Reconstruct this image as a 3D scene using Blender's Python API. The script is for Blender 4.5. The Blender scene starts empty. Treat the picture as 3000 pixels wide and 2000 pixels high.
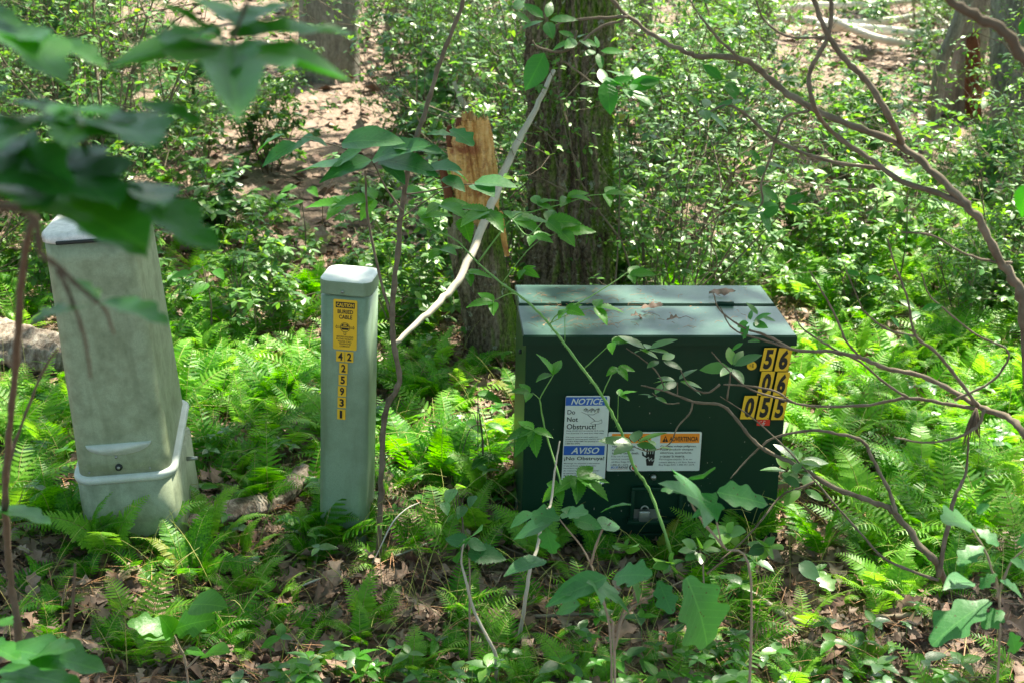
import bpy, bmesh, math, random
import numpy as np
from mathutils import Vector, Matrix, noise as mnoise
R = math.radians
rng = np.random.default_rng(7); random.seed(7)
S = bpy.context.scene
COL = S.collection

# ---------------------------------------------------------------- camera, world, sun, exposure
FPX = 4167.0; PITCH = R(19.77); ROLL = R(1.25); CAMZ = 2.235
cam_d = bpy.data.cameras.new('camera'); cam = bpy.data.objects.new('camera', cam_d); COL.objects.link(cam)
S.camera = cam
CR = Matrix.Rotation(math.pi/2-PITCH, 3, 'X') @ Matrix.Rotation(ROLL, 3, 'Z')
cam.matrix_world = Matrix.Translation((0, 0, CAMZ)) @ CR.to_4x4()
cam_d.sensor_width = 36; cam_d.lens = FPX/3000*36; cam_d.clip_start = .05; cam_d.clip_end = 400
cam_d.dof.use_dof = True; cam_d.dof.focus_distance = 4.35; cam_d.dof.aperture_fstop = 5.6
SUN_EL, SUN_AZ = R(56), R(32)
SD = np.array([math.sin(SUN_AZ)*math.cos(SUN_EL), math.cos(SUN_AZ)*math.cos(SUN_EL), math.sin(SUN_EL)])
w = bpy.data.worlds.new('World'); S.world = w; w.use_nodes = True
nt = w.node_tree; sky = nt.nodes.new('ShaderNodeTexSky'); sky.sky_type = 'NISHITA'; sky.sun_disc = False
sky.sun_elevation = SUN_EL; sky.sun_rotation = SUN_AZ; sky.dust_density = 2.0; sky.air_density = 1.0
bg = nt.nodes['Background']; nt.links.new(sky.outputs[0], bg.inputs[0]); bg.inputs[1].default_value = .12
sl = bpy.data.lights.new('sun', 'SUN'); sl.energy = 5.0; sl.angle = R(.6); sl.color = (1, .94, .84)
so = bpy.data.objects.new('sun', sl); COL.objects.link(so)
so.rotation_euler = Vector(SD).to_track_quat('Z', 'Y').to_euler(); so.location = (5, 8, 20)
S.view_settings.view_transform = 'Standard'; S.view_settings.look = 'None'
S.view_settings.exposure = 1.88; S.view_settings.gamma = 1
S.view_settings.use_white_balance = True; S.view_settings.white_balance_temperature = 6950; S.view_settings.white_balance_tint = 1

# ---------------------------------------------------------------- pixel helpers (photo is 3000 x 2000)
CRn = np.array(CR); CP = np.array([0, 0, CAMZ])
def ray(px, py): return CRn @ np.array([(px-1500)/FPX, (1000-py)/FPX, -1.0])
def at(px, py, y):                      # point on the pixel's ray at distance y in front of the camera foot
    r = ray(px, py); return CP + r*(y/r[1])
def atz(px, py, z):
    r = ray(px, py); return CP + r*((z-CAMZ)/r[2])
def proj(P):
    P = np.atleast_2d(P); q = (P-CP) @ CRn
    return np.stack([1500+FPX*q[:, 0]/-q[:, 2], 1000-FPX*q[:, 1]/-q[:, 2]], 1)
def sstep(a, b, x):
    t = np.clip((np.asarray(x, float)-a)/(b-a), 0, 1); return t*t*(3-2*t)
def fn(x, y, s=1.0, seed=0):            # smooth pseudo noise -1..1, vectorised
    x = np.asarray(x, float)*s+seed*1.7; y = np.asarray(y, float)*s-seed*2.3
    return (np.sin(x*1.3+1.1*np.sin(y*.9+seed))+np.sin(y*1.7+1.3*np.sin(x*.7+2+seed))+np.sin((x+y)*.83+np.sin((x-y)*1.1+seed)*1.2))/3
def gh(x, y):
    x = np.asarray(x, float); y = np.asarray(y, float)
    z = .03*fn(x, y, 1.6, 1)+.015*fn(x, y, 5, 2)
    z = z+.55*(1-sstep(.6, 3.1, y))
    z = z+.05*np.clip(y-8, 0, 12)*sstep(.5, -4, x)+.02*np.clip(y-9, 0, 12)+.16*np.clip(y-20, 0, 60)
    z = z+.10*sstep(-.6, -1.3, x)*(1-sstep(4.5, 6, y))
    return z
def G(px, py, dz=0):
    z = 0.
    for _ in range(12):
        p = atz(px, py, z); z = float(gh(p[0], p[1]))
    p[2] = z+dz; return p
def nrm(v): v = np.asarray(v, float); return v/np.maximum(np.linalg.norm(v, axis=-1, keepdims=True), 1e-9)

# ---------------------------------------------------------------- mesh builder
class MB:
    def __init__(s): s.V = []; s.F = []; s.n = 0; s.A = []
    def add(s, V, F, mi=0, A=None):
        V = np.asarray(V, float).reshape(-1, 3)
        for f in F: s.F.append((np.asarray(f, dtype=np.int64)+s.n, mi))
        s.V.append(V); s.n += len(V); s.A.append(np.full((len(V), 3), 9.) if A is None else A)
    def build(s, name, mats, parent=None, smooth=True, origin=None):
        V = np.concatenate(s.V) if s.V else np.zeros((0, 3))
        if origin is not None: V = V-np.asarray(origin)
        me = bpy.data.meshes.new(name)
        me.vertices.add(len(V)); me.vertices.foreach_set('co', V.astype(np.float32).ravel())
        tot = []; idx = []; mis = []
        for f, mi in s.F:
            f = np.atleast_2d(f); tot.append(np.full(len(f), f.shape[1])); idx.append(f.ravel()); mis.append(np.full(len(f), mi))
        tot = np.concatenate(tot); idx = np.concatenate(idx); mis = np.concatenate(mis)
        st = np.concatenate([[0], np.cumsum(tot)[:-1]])
        me.loops.add(len(idx)); me.loops.foreach_set('vertex_index', idx.astype(np.int32))
        me.polygons.add(len(tot)); me.polygons.foreach_set('loop_start', st.astype(np.int32)); me.polygons.foreach_set('loop_total', tot.astype(np.int32))
        me.polygons.foreach_set('material_index', mis.astype(np.int32))
        me.polygons.foreach_set('use_smooth', np.full(len(tot), bool(smooth)))
        me.update(calc_edges=True)
        if s.A and min(a[0, 2] for a in s.A) < 5:
            at_ = me.attributes.new('leafpos', 'FLOAT_VECTOR', 'POINT'); at_.data.foreach_set('vector', np.concatenate(s.A).astype(np.float32).ravel())
        for m in (mats if isinstance(mats, (list, tuple)) else [mats]): me.materials.append(m)
        o = bpy.data.objects.new(name, me); COL.objects.link(o)
        if parent: o.parent = parent
        if origin is not None: o.location = origin
        return o
    def inst(s, T, pos, dr, up, sc, mi=0):
        TV, TF = T; pos = np.atleast_2d(pos); N = len(pos)
        dr = nrm(np.broadcast_to(dr, (N, 3))); up = np.broadcast_to(up, (N, 3))
        x = nrm(np.cross(dr, up)); z = np.cross(x, dr); sc = np.broadcast_to(sc, (N,))
        V = pos[:, None]+sc[:, None, None]*(TV[None, :, 0:1]*x[:, None]+TV[None, :, 1:2]*dr[:, None]+TV[None, :, 2:3]*z[:, None])
        k = len(TV); off = (np.arange(N)*k)
        Fs = [(np.asarray(f)[None]+off[:, None, None]).reshape(-1, np.asarray(f).shape[1]) for f in TF]
        s.add(V.reshape(-1, 3), Fs, mi, np.tile(TV, (N, 1)))
    def tube(s, pts, rad, n=6, mi=0, jit=0, cap=True):
        pts = np.asarray(pts, float); m = len(pts); rad = np.broadcast_to(rad, (m,)) if np.ndim(rad) else np.full(m, rad)
        t = nrm(np.gradient(pts, axis=0)); ref = np.array([0, 0, 1.]) if abs(t[0, 2]) < .9 else np.array([0, 1., 0])
        V = []; a = np.arange(n)*2*np.pi/n; u = nrm(np.cross(t[0], ref))
        for i in range(m):
            u = nrm(u-t[i]*np.dot(u, t[i])); v = np.cross(t[i], u)
            rr = rad[i]*(1+jit*rng.uniform(-1, 1, n)) if jit else rad[i]
            V.append(pts[i]+(np.cos(a)[:, None]*u+np.sin(a)[:, None]*v)*np.reshape(rr, (-1, 1)))
        V = np.concatenate(V); i = np.arange(m-1)[:, None]*n; j = np.arange(n)[None]; k = (j+1) % n
        Q = np.stack([i+j, i+k, i+n+k, i+n+j], -1).reshape(-1, 4)
        F = [Q]
        if cap: F += [np.array([range(n-1, -1, -1)]), np.array([range((m-1)*n, m*n)])]
        s.add(V, F, mi)
    def box(s, c, size, bev=0, mi=0, M=None, seg=2):
        bm = bmesh.new(); bmesh.ops.create_cube(bm, size=1)
        for v in bm.verts: v.co = Vector((v.co.x*size[0]+c[0], v.co.y*size[1]+c[1], v.co.z*size[2]+c[2]))
        if bev: bmesh.ops.bevel(bm, geom=bm.edges[:], offset=bev, segments=seg, affect='EDGES', profile=.5)
        if M is not None: bmesh.ops.transform(bm, matrix=M, verts=bm.verts)
        bm.verts.ensure_lookup_table(); V = [v.co[:] for v in bm.verts]
        s.add(V, [np.array([[v.index for v in f.verts]]) for f in bm.faces], mi); bm.free()
    def loft(s, rings, mi=0, cap0=True, cap1=True):
        n = len(rings[0]); V = np.concatenate(rings); m = len(rings)
        i = np.arange(m-1)[:, None]*n; j = np.arange(n)[None]; k = (j+1) % n
        F = [np.stack([i+j, i+k, i+n+k, i+n+j], -1).reshape(-1, 4)]
        if cap0: F.append(np.array([range(n-1, -1, -1)]))
        if cap1: F.append(np.array([range((m-1)*n, m*n)]))
        s.add(V, F, mi)
def curve(P, n=8):                      # Catmull-Rom through P
    P = [np.asarray(p, float) for p in P]; P = [2*P[0]-P[1]]+P+[2*P[-1]-P[-2]]; out = []
    for i in range(1, len(P)-2):
        for t in np.arange(n)/n:
            a, b, c, d = P[i-1:i+3]
            out.append(.5*((2*b)+(c-a)*t+(2*a-5*b+4*c-d)*t*t+(3*b-a-3*c+d)*t**3))
    out.append(P[-2]); return np.array(out)
def rrect(w, d, r, z, cx=0, cy=0, k=5):
    out = []
    for sx, sy, a0 in ((1, -1, -90), (1, 1, 0), (-1, 1, 90), (-1, -1, 180)):
        for i in range(k+1):
            a = R(a0+90*i/k); out.append((cx+sx*(w/2-r)+r*math.cos(a), cy+sy*(d/2-r)+r*math.sin(a), z))
    return np.array(out)

# ---------------------------------------------------------------- custom properties
def tag(o, label=None, cat=None, group=None, kind=None):
    if label: o['label'] = label
    if cat: o['category'] = cat
    if group: o['group'] = group
    if kind: o['kind'] = kind
    return o
def empty(name, loc=(0, 0, 0), rot=(0, 0, 0)):
    o = bpy.data.objects.new(name, None); COL.objects.link(o); o.location = loc; o.rotation_euler = rot; o.empty_display_size = .1
    return o
def copy_tree(o, parent=None):
    c = o.copy(); COL.objects.link(c); c.parent = parent
    for ch in [x for x in bpy.data.objects if x.parent == o]: copy_tree(ch, c)
    return c

# ---------------------------------------------------------------- materials
def newmat(name):
    m = bpy.data.materials.new(name); m.use_nodes = True; n = m.node_tree.nodes
    return m, m.node_tree, n['Principled BSDF'], n['Material Output']
def ramp(nt, cols, src, pos=None):
    r = nt.nodes.new('ShaderNodeValToRGB'); e = r.color_ramp.elements
    for i, c in enumerate(cols):
        p = pos[i] if pos else i/(len(cols)-1)
        el = e[i] if i < 2 else e.new(p)
        el.position = p; el.color = (*c, 1)
    if src is not None: nt.links.new(src, r.inputs[0])
    return r.outputs[0]
def noise_n(nt, scale, detail=4, rough=.55, co='Object', stretch=None, vec=None):
    tc = nt.nodes.new('ShaderNodeTexCoord'); src = tc.outputs[co] if vec is None else vec
    if stretch:
        mp = nt.nodes.new('ShaderNodeMapping'); mp.inputs['Scale'].default_value = stretch; nt.links.new(src, mp.inputs[0]); src = mp.outputs[0]
    n = nt.nodes.new('ShaderNodeTexNoise'); n.inputs['Scale'].default_value = scale; n.inputs['Detail'].default_value = detail; n.inputs['Roughness'].default_value = rough
    nt.links.new(src, n.inputs['Vector']); return n.outputs['Fac']
def bump(nt, h, bsdf, strength=.3, dist=.005):
    b = nt.nodes.new('ShaderNodeBump'); b.inputs['Strength'].default_value = strength; b.inputs['Distance'].default_value = dist
    nt.links.new(h, b.inputs['Height']); nt.links.new(b.outputs[0], bsdf.inputs['Normal'])
def mix(nt, fac, a, b, mode='MIX'):
    m = nt.nodes.new('ShaderNodeMix'); m.data_type = 'RGBA'; m.blend_type = mode
    for i, v in ((0, fac), (6, a), (7, b)):
        if isinstance(v, (float, int)): m.inputs[i].default_value = v
        elif isinstance(v, tuple): m.inputs[i].default_value = (*v, 1)
        else: nt.links.new(v, m.inputs[i])
    return m.outputs[2]
def leafmat(name, cols, trans=.4, tgain=(1.7, 1.5, .5), rough=.38, spec=.5, spots=0, veins=0):
    m, nt, b, out = newmat(name); g = nt.nodes.new('ShaderNodeNewGeometry'); oi = nt.nodes.new('ShaderNodeObjectInfo')
    a = nt.nodes.new('ShaderNodeMath'); a.operation = 'ADD'; nt.links.new(g.outputs['Random Per Island'], a.inputs[0]); nt.links.new(oi.outputs['Random'], a.inputs[1])
    f = nt.nodes.new('ShaderNodeMath'); f.operation = 'FRACT'; nt.links.new(a.outputs[0], f.inputs[0])
    c = ramp(nt, cols, f.outputs[0])
    c = mix(nt, noise_n(nt, 35, 3), c, mix(nt, 1.0, c, (.72, .78, .7), 'MULTIPLY'))
    if spots:
        v = nt.nodes.new('ShaderNodeTexVoronoi'); v.inputs['Scale'].default_value = 60
        tc = nt.nodes.new('ShaderNodeTexCoord'); nt.links.new(tc.outputs['Object'], v.inputs['Vector'])
        s = ramp(nt, [(1, 1, 1), (0, 0, 0)], v.outputs['Distance'], [.08, .14]); c = mix(nt, s, c, (.06, .03, .01))
    vb = None
    if veins:
        def mth(op, a, b_=None, c_=None):
            n = nt.nodes.new('ShaderNodeMath'); n.operation = op
            for i, v in enumerate((a, b_, c_)):
                if v is None: continue
                if isinstance(v, (int, float)): n.inputs[i].default_value = v
                else: nt.links.new(v, n.inputs[i])
            return n.outputs[0]
        at_ = nt.nodes.new('ShaderNodeAttribute'); at_.attribute_name = 'leafpos'; sx = nt.nodes.new('ShaderNodeSeparateXYZ'); nt.links.new(at_.outputs['Vector'], sx.inputs[0])
        ax = mth('ABSOLUTE', sx.outputs[0]); ph = mth('MULTIPLY', mth('SUBTRACT', sx.outputs[1], mth('MULTIPLY', ax, .75)), 9.0); fr = mth('ABSOLUTE', mth('SUBTRACT', mth('FRACT', ph), .5))
        sv = mth('GREATER_THAN', fr, .455); mv = mth('LESS_THAN', ax, .011); vb = mth('MAXIMUM', mth('MULTIPLY', sv, .6), mv)
        c = mix(nt, mth('MULTIPLY', vb, veins), c, mix(nt, 1.0, c, (2.2, 1.7, 1.6), 'MULTIPLY'))
    nt.links.new(c, b.inputs['Base Color']); b.inputs['Roughness'].default_value = rough; b.inputs['Specular IOR Level'].default_value = spec
    if vb is not None:
        q = nt.nodes.new('ShaderNodeMath'); q.operation = 'MULTIPLY_ADD'; q.inputs[1].default_value = -.6; nt.links.new(vb, q.inputs[0]); nt.links.new(noise_n(nt, 70, 3), q.inputs[2]); bump(nt, q.outputs[0], b, .6, .002)
    else: bump(nt, noise_n(nt, 120, 2), b, .25, .002)
    t = nt.nodes.new('ShaderNodeBsdfTranslucent'); nt.links.new(mix(nt, 1.0, c, tgain, 'MULTIPLY'), t.inputs[0])
    ms = nt.nodes.new('ShaderNodeMixShader'); ms.inputs[0].default_value = trans
    nt.links.new(b.outputs[0], ms.inputs[1]); nt.links.new(t.outputs[0], ms.inputs[2]); nt.links.new(ms.outputs[0], out.inputs[0])
    return m
def surf(name, cols, scale=6, rough=.7, detail=6, bs=.3, bd=.005, stretch=None, spec=.4, metal=0, pos=None, island=False):
    m, nt, b, out = newmat(name)
    n = noise_n(nt, scale, detail, .6, stretch=stretch)
    if island:
        g = nt.nodes.new('ShaderNodeNewGeometry'); n2 = nt.nodes.new('ShaderNodeMath'); n2.operation = 'MULTIPLY_ADD'; n2.inputs[1].default_value = .35
        nt.links.new(n, n2.inputs[0]); nt.links.new(g.outputs['Random Per Island'], n2.inputs[2])
        n3 = nt.nodes.new('ShaderNodeMath'); n3.operation = 'FRACT'; nt.links.new(n2.outputs[0], n3.inputs[0]); nn = n3.outputs[0]
    else: nn = n
    nt.links.new(ramp(nt, cols, nn, pos), b.inputs['Base Color'])
    b.inputs['Roughness'].default_value = rough; b.inputs['Specular IOR Level'].default_value = spec; b.inputs['Metallic'].default_value = metal
    if bs: bump(nt, n, b, bs, bd)
    return m
def flat(name, c, rough=.45, spec=.4, metal=0):
    m, nt, b, out = newmat(name)
    nt.links.new(mix(nt, noise_n(nt, 18, 5), tuple(x*.82 for x in c), tuple(min(1, x*1.08) for x in c)), b.inputs['Base Color'])
    b.inputs['Roughness'].default_value = rough; b.inputs['Specular IOR Level'].default_value = spec; b.inputs['Metallic'].default_value = metal
    return m
M = {}
M['fern'] = leafmat('fern green', [(.05, .22, .006), (.085, .31, .008), (.15, .42, .012), (.085, .29, .020), (.04, .17, .012)], .5, (1.8, 1.6, .3), .45, .4)
M['fernpale'] = leafmat('pale fern', [(.14, .38, .035), (.26, .54, .06), (.20, .48, .035)], .5, (1.6, 1.4, .6), .45, .45)
M['fernyellow'] = leafmat('yellowing fern', [(.3, .30, .03), (.22, .32, .03)], .5, (1.4, 1.2, .5), .5, .3)
M['laurel'] = leafmat('laurel leaf', [(.08, .20, .075), (.11, .27, .08), (.065, .17, .07), (.17, .36, .06), (.05, .13, .06)], .4, (1.5, 1.6, .5), .36, .7)
M['lime'] = leafmat('bramble leaf', [(.06, .24, .025), (.09, .32, .03), (.05, .19, .03)], .5, (2.0, 1.6, .4), .4, .4, veins=.55)
M['leafy'] = leafmat('understorey leaf', [(.09, .24, .06), (.14, .31, .07), (.08, .20, .07), (.24, .42, .06)], .45, (1.7, 1.6, .5), .4, .5)
M['blue'] = leafmat('oak seedling leaf', [(.05, .18, .06), (.07, .22, .065), (.04, .15, .045)], .3, (1.1, 2.0, .3), .46, .5, spots=1, veins=.5)
M['front'] = leafmat('overhanging leaf', [(.04, .17, .03), (.05, .20, .025), (.035, .15, .03)], .42, (1.2, 1.9, .25), .38, .55, veins=.5)
M['canopy'] = leafmat('canopy leaf', [(.04, .12, .02), (.06, .17, .03)], .35, (1.8, 1.7, .5), .45)
M['needle'] = leafmat('pine needles', [(.04, .16, .06), (.06, .22, .08), (.05, .18, .04)], .25, (1.5, 1.6, .6), .45)
M['dead'] = surf('dead leaf', [(.12, .065, .045), (.25, .15, .11), (.09, .05, .036), (.38, .27, .21), (.17, .10, .07), (.29, .19, .145)], 30, .62, 4, .3, .003, island=True, spec=.35)
M['litter'] = surf('forest floor', [(.045, .03, .022), (.15, .10, .075), (.28, .20, .155), (.10, .065, .05), (.34, .25, .20)], 34, .9, 8, .9, .02, pos=[.25, .4, .55, .62, .8])
M['twig'] = surf('twig bark', [(.10, .068, .045), (.21, .15, .105), (.35, .28, .215)], 40, .8, 4, .4, .002, island=True)
M['branch'] = surf('branch bark', [(.045, .03, .02), (.10, .072, .048), (.20, .155, .115), (.075, .052, .036)], 26, .85, 6, .6, .003)
M['darktwig'] = surf('dark twig bark', [(.05, .032, .022), (.11, .075, .05), (.17, .12, .09)], 40, .8, 4, .4, .002)
M['pale'] = surf('weathered grey wood', [(.26, .21, .16), (.46, .40, .33), (.58, .53, .46)], 12, .75, 6, .4, .003, stretch=(1, 1, .3))
M['white'] = surf('bleached branch', [(.42, .38, .34), (.62, .58, .53), (.72, .70, .66)], 9, .75, 6, .3, .004)
M['stalk'] = surf('dry grass stalk', [(.30, .30, .06), (.42, .38, .14), (.24, .34, .05)], 20, .6, 2, 0, island=True)
M['cane'] = surf('bramble cane', [(.10, .24, .04), (.17, .34, .08), (.22, .30, .12)], 30, .5, 3, .2, .001)
M['pine_straw'] = surf('dry pine straw', [(.30, .14, .06), (.42, .22, .11)], 20, .7, 2, 0)

def bark(name, cols, moss=.0, scale=22, lichen=0):
    m, nt, b, out = newmat(name)
    n1 = noise_n(nt, scale, 9, .65, stretch=(1, 1, .14)); n2 = noise_n(nt, scale*3.5, 5, .6, stretch=(1, 1, .5))
    h = mix(nt, .4, n1, n2); c = ramp(nt, cols, h, [.32, .45, .56, .7])
    if moss:
        g = nt.nodes.new('ShaderNodeNewGeometry'); sx = nt.nodes.new('ShaderNodeSeparateXYZ'); nt.links.new(g.outputs['Normal'], sx.inputs[0])
        a = nt.nodes.new('ShaderNodeMath'); a.operation = 'MULTIPLY_ADD'; a.inputs[1].default_value = .18; nt.links.new(sx.outputs[0], a.inputs[0]); nt.links.new(noise_n(nt, 3.2, 8, .72), a.inputs[2])
        f = ramp(nt, [(0, 0, 0), (1, 1, 1)], a.outputs[0], [.56-.03*moss, .70]); c = mix(nt, f, c, ramp(nt, [(.03, .08, .004), (.13, .23, .015)], n2, [.35, .65]))
    if lichen:
        f = ramp(nt, [(0, 0, 0), (1, 1, 1)], noise_n(nt, 16, 6, .7), [.6, .66]); c = mix(nt, f, c, (.30, .31, .25))
    nt.links.new(c, b.inputs['Base Color']); b.inputs['Roughness'].default_value = .9; b.inputs['Specular IOR Level'].default_value = .2
    bump(nt, h, b, .9, .02); return m
M['oakbark'] = bark('mossy oak bark', [(.014, .009, .006), (.085, .06, .04), (.23, .175, .125), (.42, .34, .26)], 4.0, 26, 1)
M['greybark'] = bark('grey bark', [(.09, .08, .07), (.19, .17, .15), (.29, .27, .24), (.42, .39, .35)], 0, 16, 1)
M['pinkbark'] = bark('pinkish bark', [(.14, .10, .09), (.25, .19, .17), (.36, .29, .26), (.44, .37, .34)], 0, 12)
M['palebark'] = bark('flaking grey bark', [(.05, .035, .028), (.16, .12, .095), (.34, .28, .235), (.52, .47, .42)], 0, 18)
M['redwood'] = bark('red rotten wood', [(.06, .015, .008), (.12, .04, .02), (.18, .065, .035), (.24, .10, .05)], 0, 14)
def rawwood():
    m, nt, b, out = newmat('torn raw wood')
    n1 = noise_n(nt, 16, 8, .6, stretch=(1.6, 1.6, .16)); n2 = noise_n(nt, 60, 5, .6, stretch=(1, 1, .2))
    h = mix(nt, .45, n1, n2); c = ramp(nt, [(.22, .08, .02), (.55, .26, .07), (.78, .45, .17), (.86, .62, .34)], h, [.3, .42, .54, .7])
    r = ramp(nt, [(0, 0, 0), (1, 1, 1)], noise_n(nt, 6, 5, .6), [.56, .66]); c = mix(nt, r, c, (.34, .11, .04))
    nt.links.new(c, b.inputs['Base Color']); b.inputs['Roughness'].default_value = .8; bump(nt, h, b, .8, .012); return m
M['rawwood'] = rawwood()
def plastic(name, base, dirt, dscale, amount, rough):
    m, nt, b, out = newmat(name)
    n = noise_n(nt, dscale, 8, .7); n2 = noise_n(nt, 7, 6, .6, stretch=(3, 3, .35)); n3 = noise_n(nt, 420, 2, .5)
    c = mix(nt, ramp(nt, [(0, 0, 0), (amount,)*3], n, [.42, .7]), base, dirt)
    c = mix(nt, ramp(nt, [(0, 0, 0), (amount*.9,)*3], n2, [.5, .72]), c, dirt)
    c = mix(nt, ramp(nt, [(0, 0, 0), (amount*.6,)*3], n3, [.5, .6]), c, tuple(x*.6 for x in base))
    nt.links.new(c, b.inputs['Base Color']); b.inputs['Roughness'].default_value = rough; bump(nt, n3, b, .15, .001)
    return m
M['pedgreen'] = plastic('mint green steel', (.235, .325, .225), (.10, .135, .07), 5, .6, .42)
M['pedcap'] = plastic('mint steel whitened for skylight', (.76, .78, .78), (.45, .48, .47), 14, .5, .34)  # skylight on the cap top is put into this near-white colour
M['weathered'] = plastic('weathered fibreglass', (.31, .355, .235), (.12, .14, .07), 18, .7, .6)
M['skylit'] = plastic('fibreglass whitened for skylight', (.80, .79, .80), (.36, .36, .38), 40, .6, .65)  # near-white base carries the skylight falling on the pedestal top
M['paleridge'] = plastic('pale moulded rim', (.54, .58, .54), (.3, .34, .28), 20, .4, .5)
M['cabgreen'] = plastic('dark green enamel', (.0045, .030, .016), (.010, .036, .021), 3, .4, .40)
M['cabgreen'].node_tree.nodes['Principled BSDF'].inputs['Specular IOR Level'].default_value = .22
M['lidgreen'] = plastic('dusty skylit green enamel', (.045, .11, .085), (.10, .155, .13), 2.2, .7, .33)  # some dust, plus a lighter base painted in for the sky's reflection
M['yellow'] = flat('yellow vinyl', (.80, .47, .03), .4)
M['black'] = flat('black print', (.012, .012, .012), .5)
M['signwhite'] = flat('white sign', (.62, .66, .62), .35)
M['blueprint'] = flat('blue print', (.02, .10, .42), .4)
M['orange'] = flat('orange print', (.85, .25, .02), .4)
M['red'] = flat('red vinyl', (.62, .03, .02), .4)
M['steel'] = flat('dull steel', (.35, .36, .34), .4, .5, .8)
M['rubber'] = flat('black rubber', (.015, .02, .02), .5)

# ---------------------------------------------------------------- leaf templates (x across, y along 0..1, z up)
def strip_leaf(wf, n, fold=.18, curl=.18, wave=0):
    t = np.linspace(0, 1, n+1); wd = np.array([wf(a) for a in t]); z = -curl*t*t
    mid = np.stack([0*t, t, z], 1); zz = z+fold*wd+wave*np.sin(t*17)
    Lf = np.stack([-wd, t+.0, zz], 1); Rt = np.stack([wd, t+.0, zz-2*wave*np.sin(t*17)], 1)
    k = n+1; i = np.arange(n)
    F = [np.stack([i, i+k, i+k+1, i+1], 1)[:, ::-1], np.stack([i, i+1, i+2*k+1, i+2*k], 1)[:, ::-1]]
    return np.concatenate([mid, Lf, Rt]), F
ell = lambda W: (lambda t: W*max(.004, math.sin(math.pi*min(1, t**.85))**.8))
T_laurel = strip_leaf(ell(.215), 5, .16, .15)
T_small = strip_leaf(ell(.24), 3, .15, .15)
T_ovate = strip_leaf(lambda t: .28*max(.01, math.sin(math.pi*t**.7)**.85), 8, .22, .22, .012)
def serr(t): return (.27*max(.01, math.sin(math.pi*min(1, t**.72))**.9))*(1 if int(round(t*20)) % 2 else .80)+.004
T_serr = strip_leaf(serr, 20, .28, .2, .008)
T_oak = strip_leaf(lambda t: .04+.27*math.sin(math.pi*min(1, t**1.25))**.7*(.78+.22*math.cos(t*2*math.pi*2.8+.6)) if t < .98 else .03, 36, .22, .25, .006)
T_wavy = strip_leaf(lambda t: .30*max(.01, math.sin(math.pi*t**.75)**.8)*(.84+.16*math.cos(t*2*math.pi*3.2+1)), 24, .2, .10, .014)
def maple(n=None, cup=.15):
    angs = [-150, -128, -110, -90, -72, -58, -46, -30, -20, -8, 0, 8, 20, 30, 46, 58, 72, 90, 110, 128, 150]
    rs =   [.30, .48, .42, .52, .74, .44, .52, .62, .52, .78, .98, .78, .52, .62, .52, .44, .74, .52, .42, .48, .30]
    V = [(0, 0, 0)]
    for a, r in zip(angs, rs):
        a = R(a); V.append((r*math.sin(a)*.95, .12+r*math.cos(a)*.9, -cup*r*r+.06*abs(math.sin(a*2.5))))
    V.append((0, .12, .0)); c = len(V)-1
    F = [np.array([[c, i+1, i] for i in range(1, len(angs))]), np.array([[c, 1, 0], [c, 0, len(angs)]])]
    return np.array(V), F
T_maple = maple()
T_quad = (np.array([(0, 0, 0), (.35, .5, .05), (0, 1, -.05), (-.35, .5, .05)]), [np.array([[0, 1, 2, 3]])])
def dead_template(seed):
    r = np.random.default_rng(seed); V, F = strip_leaf(lambda t: .03+.27*math.sin(math.pi*min(1, t**1.1))**.6*(.6+.4*math.cos(t*2*math.pi*2.7+seed)), 9, r.uniform(-.3, 1.2), r.uniform(-.5, .7), .03)
    a = r.uniform(-.6, .8); V = V.copy(); V[:, 2] += .25*np.sin(V[:, 1]*3+a)*.4+.4*V[:, 0]**2*r.uniform(-3, 6)+.03*r.normal(size=len(V)); return V, F
T_dead = [dead_template(i) for i in range(8)]

# ---------------------------------------------------------------- ferns
def frond(mb, base, az, L, lift, droop, w=.30, n=22, pin=9, mi=0, roll=0):
    t = np.linspace(0, 1, 26); h = np.array([math.cos(az), math.sin(az), 0]); up = np.array([0, 0, 1.])
    ang = lift-droop*t**1.4; st = L/25
    pts = base+np.concatenate([[np.zeros(3)], np.cumsum((np.cos(ang)[:, None]*h+np.sin(ang)[:, None]*up)[:-1]*st, 0)])
    mb.tube(pts, np.linspace(.0018, .0006, 26), 3, 2, cap=False)
    side = np.array([-h[1], h[0], 0]); T = [], [], [], []
    tt = .14+.86*(np.arange(n)/n)**.95
    P0 = []; D0 = []; U0 = []; SC = []
    for q in tt:
        f = q*25; i = int(min(f, 24)); p = pts[i]+(pts[i+1]-pts[i])*(f-i); tg = nrm(pts[min(i+1, 25)]-pts[i]); nn = nrm(np.cross(side, tg)); nn = nn if nn[2] > 0 else -nn
        ln = L*w*(1-q)**.75*min(1, (q-.02)*4.2)*rng.uniform(.85, 1.05)+.004
        for sg in (1, -1):
            sd = side*sg*math.cos(roll)+nn*sg*math.sin(roll)
            d = nrm(sd+tg*(.25+.35*q)+nn*rng.uniform(-.18, .1)); P0.append(p); D0.append(d); U0.append(nn); SC.append(ln)
    mb.inst(PINNA[pin], np.array(P0), np.array(D0), np.array(U0)+rng.normal(0, .12, (len(P0), 3)), np.array(SC), mi)
def pinna(k):
    V = []; F = []
    for i in range(k):
        t = .06+.9*i/k; l = .17*(1-t)**.6+.02; dt = .55/k
        z = -.12*t*t
        for s in (1, -1):
            b = len(V); V += [(0, t-dt*.5, z), (s*l*.55, t+l*.1-dt*.6, z+.02), (s*l, t+l*.45, z-.015), (s*l*.5, t+l*.25+dt*.7, z+.012), (0, t+dt, z)]
            F.append([b+j for j in (range(5) if s > 0 else range(4, -1, -1))])
    return np.array(V), [np.array(F)]
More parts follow.
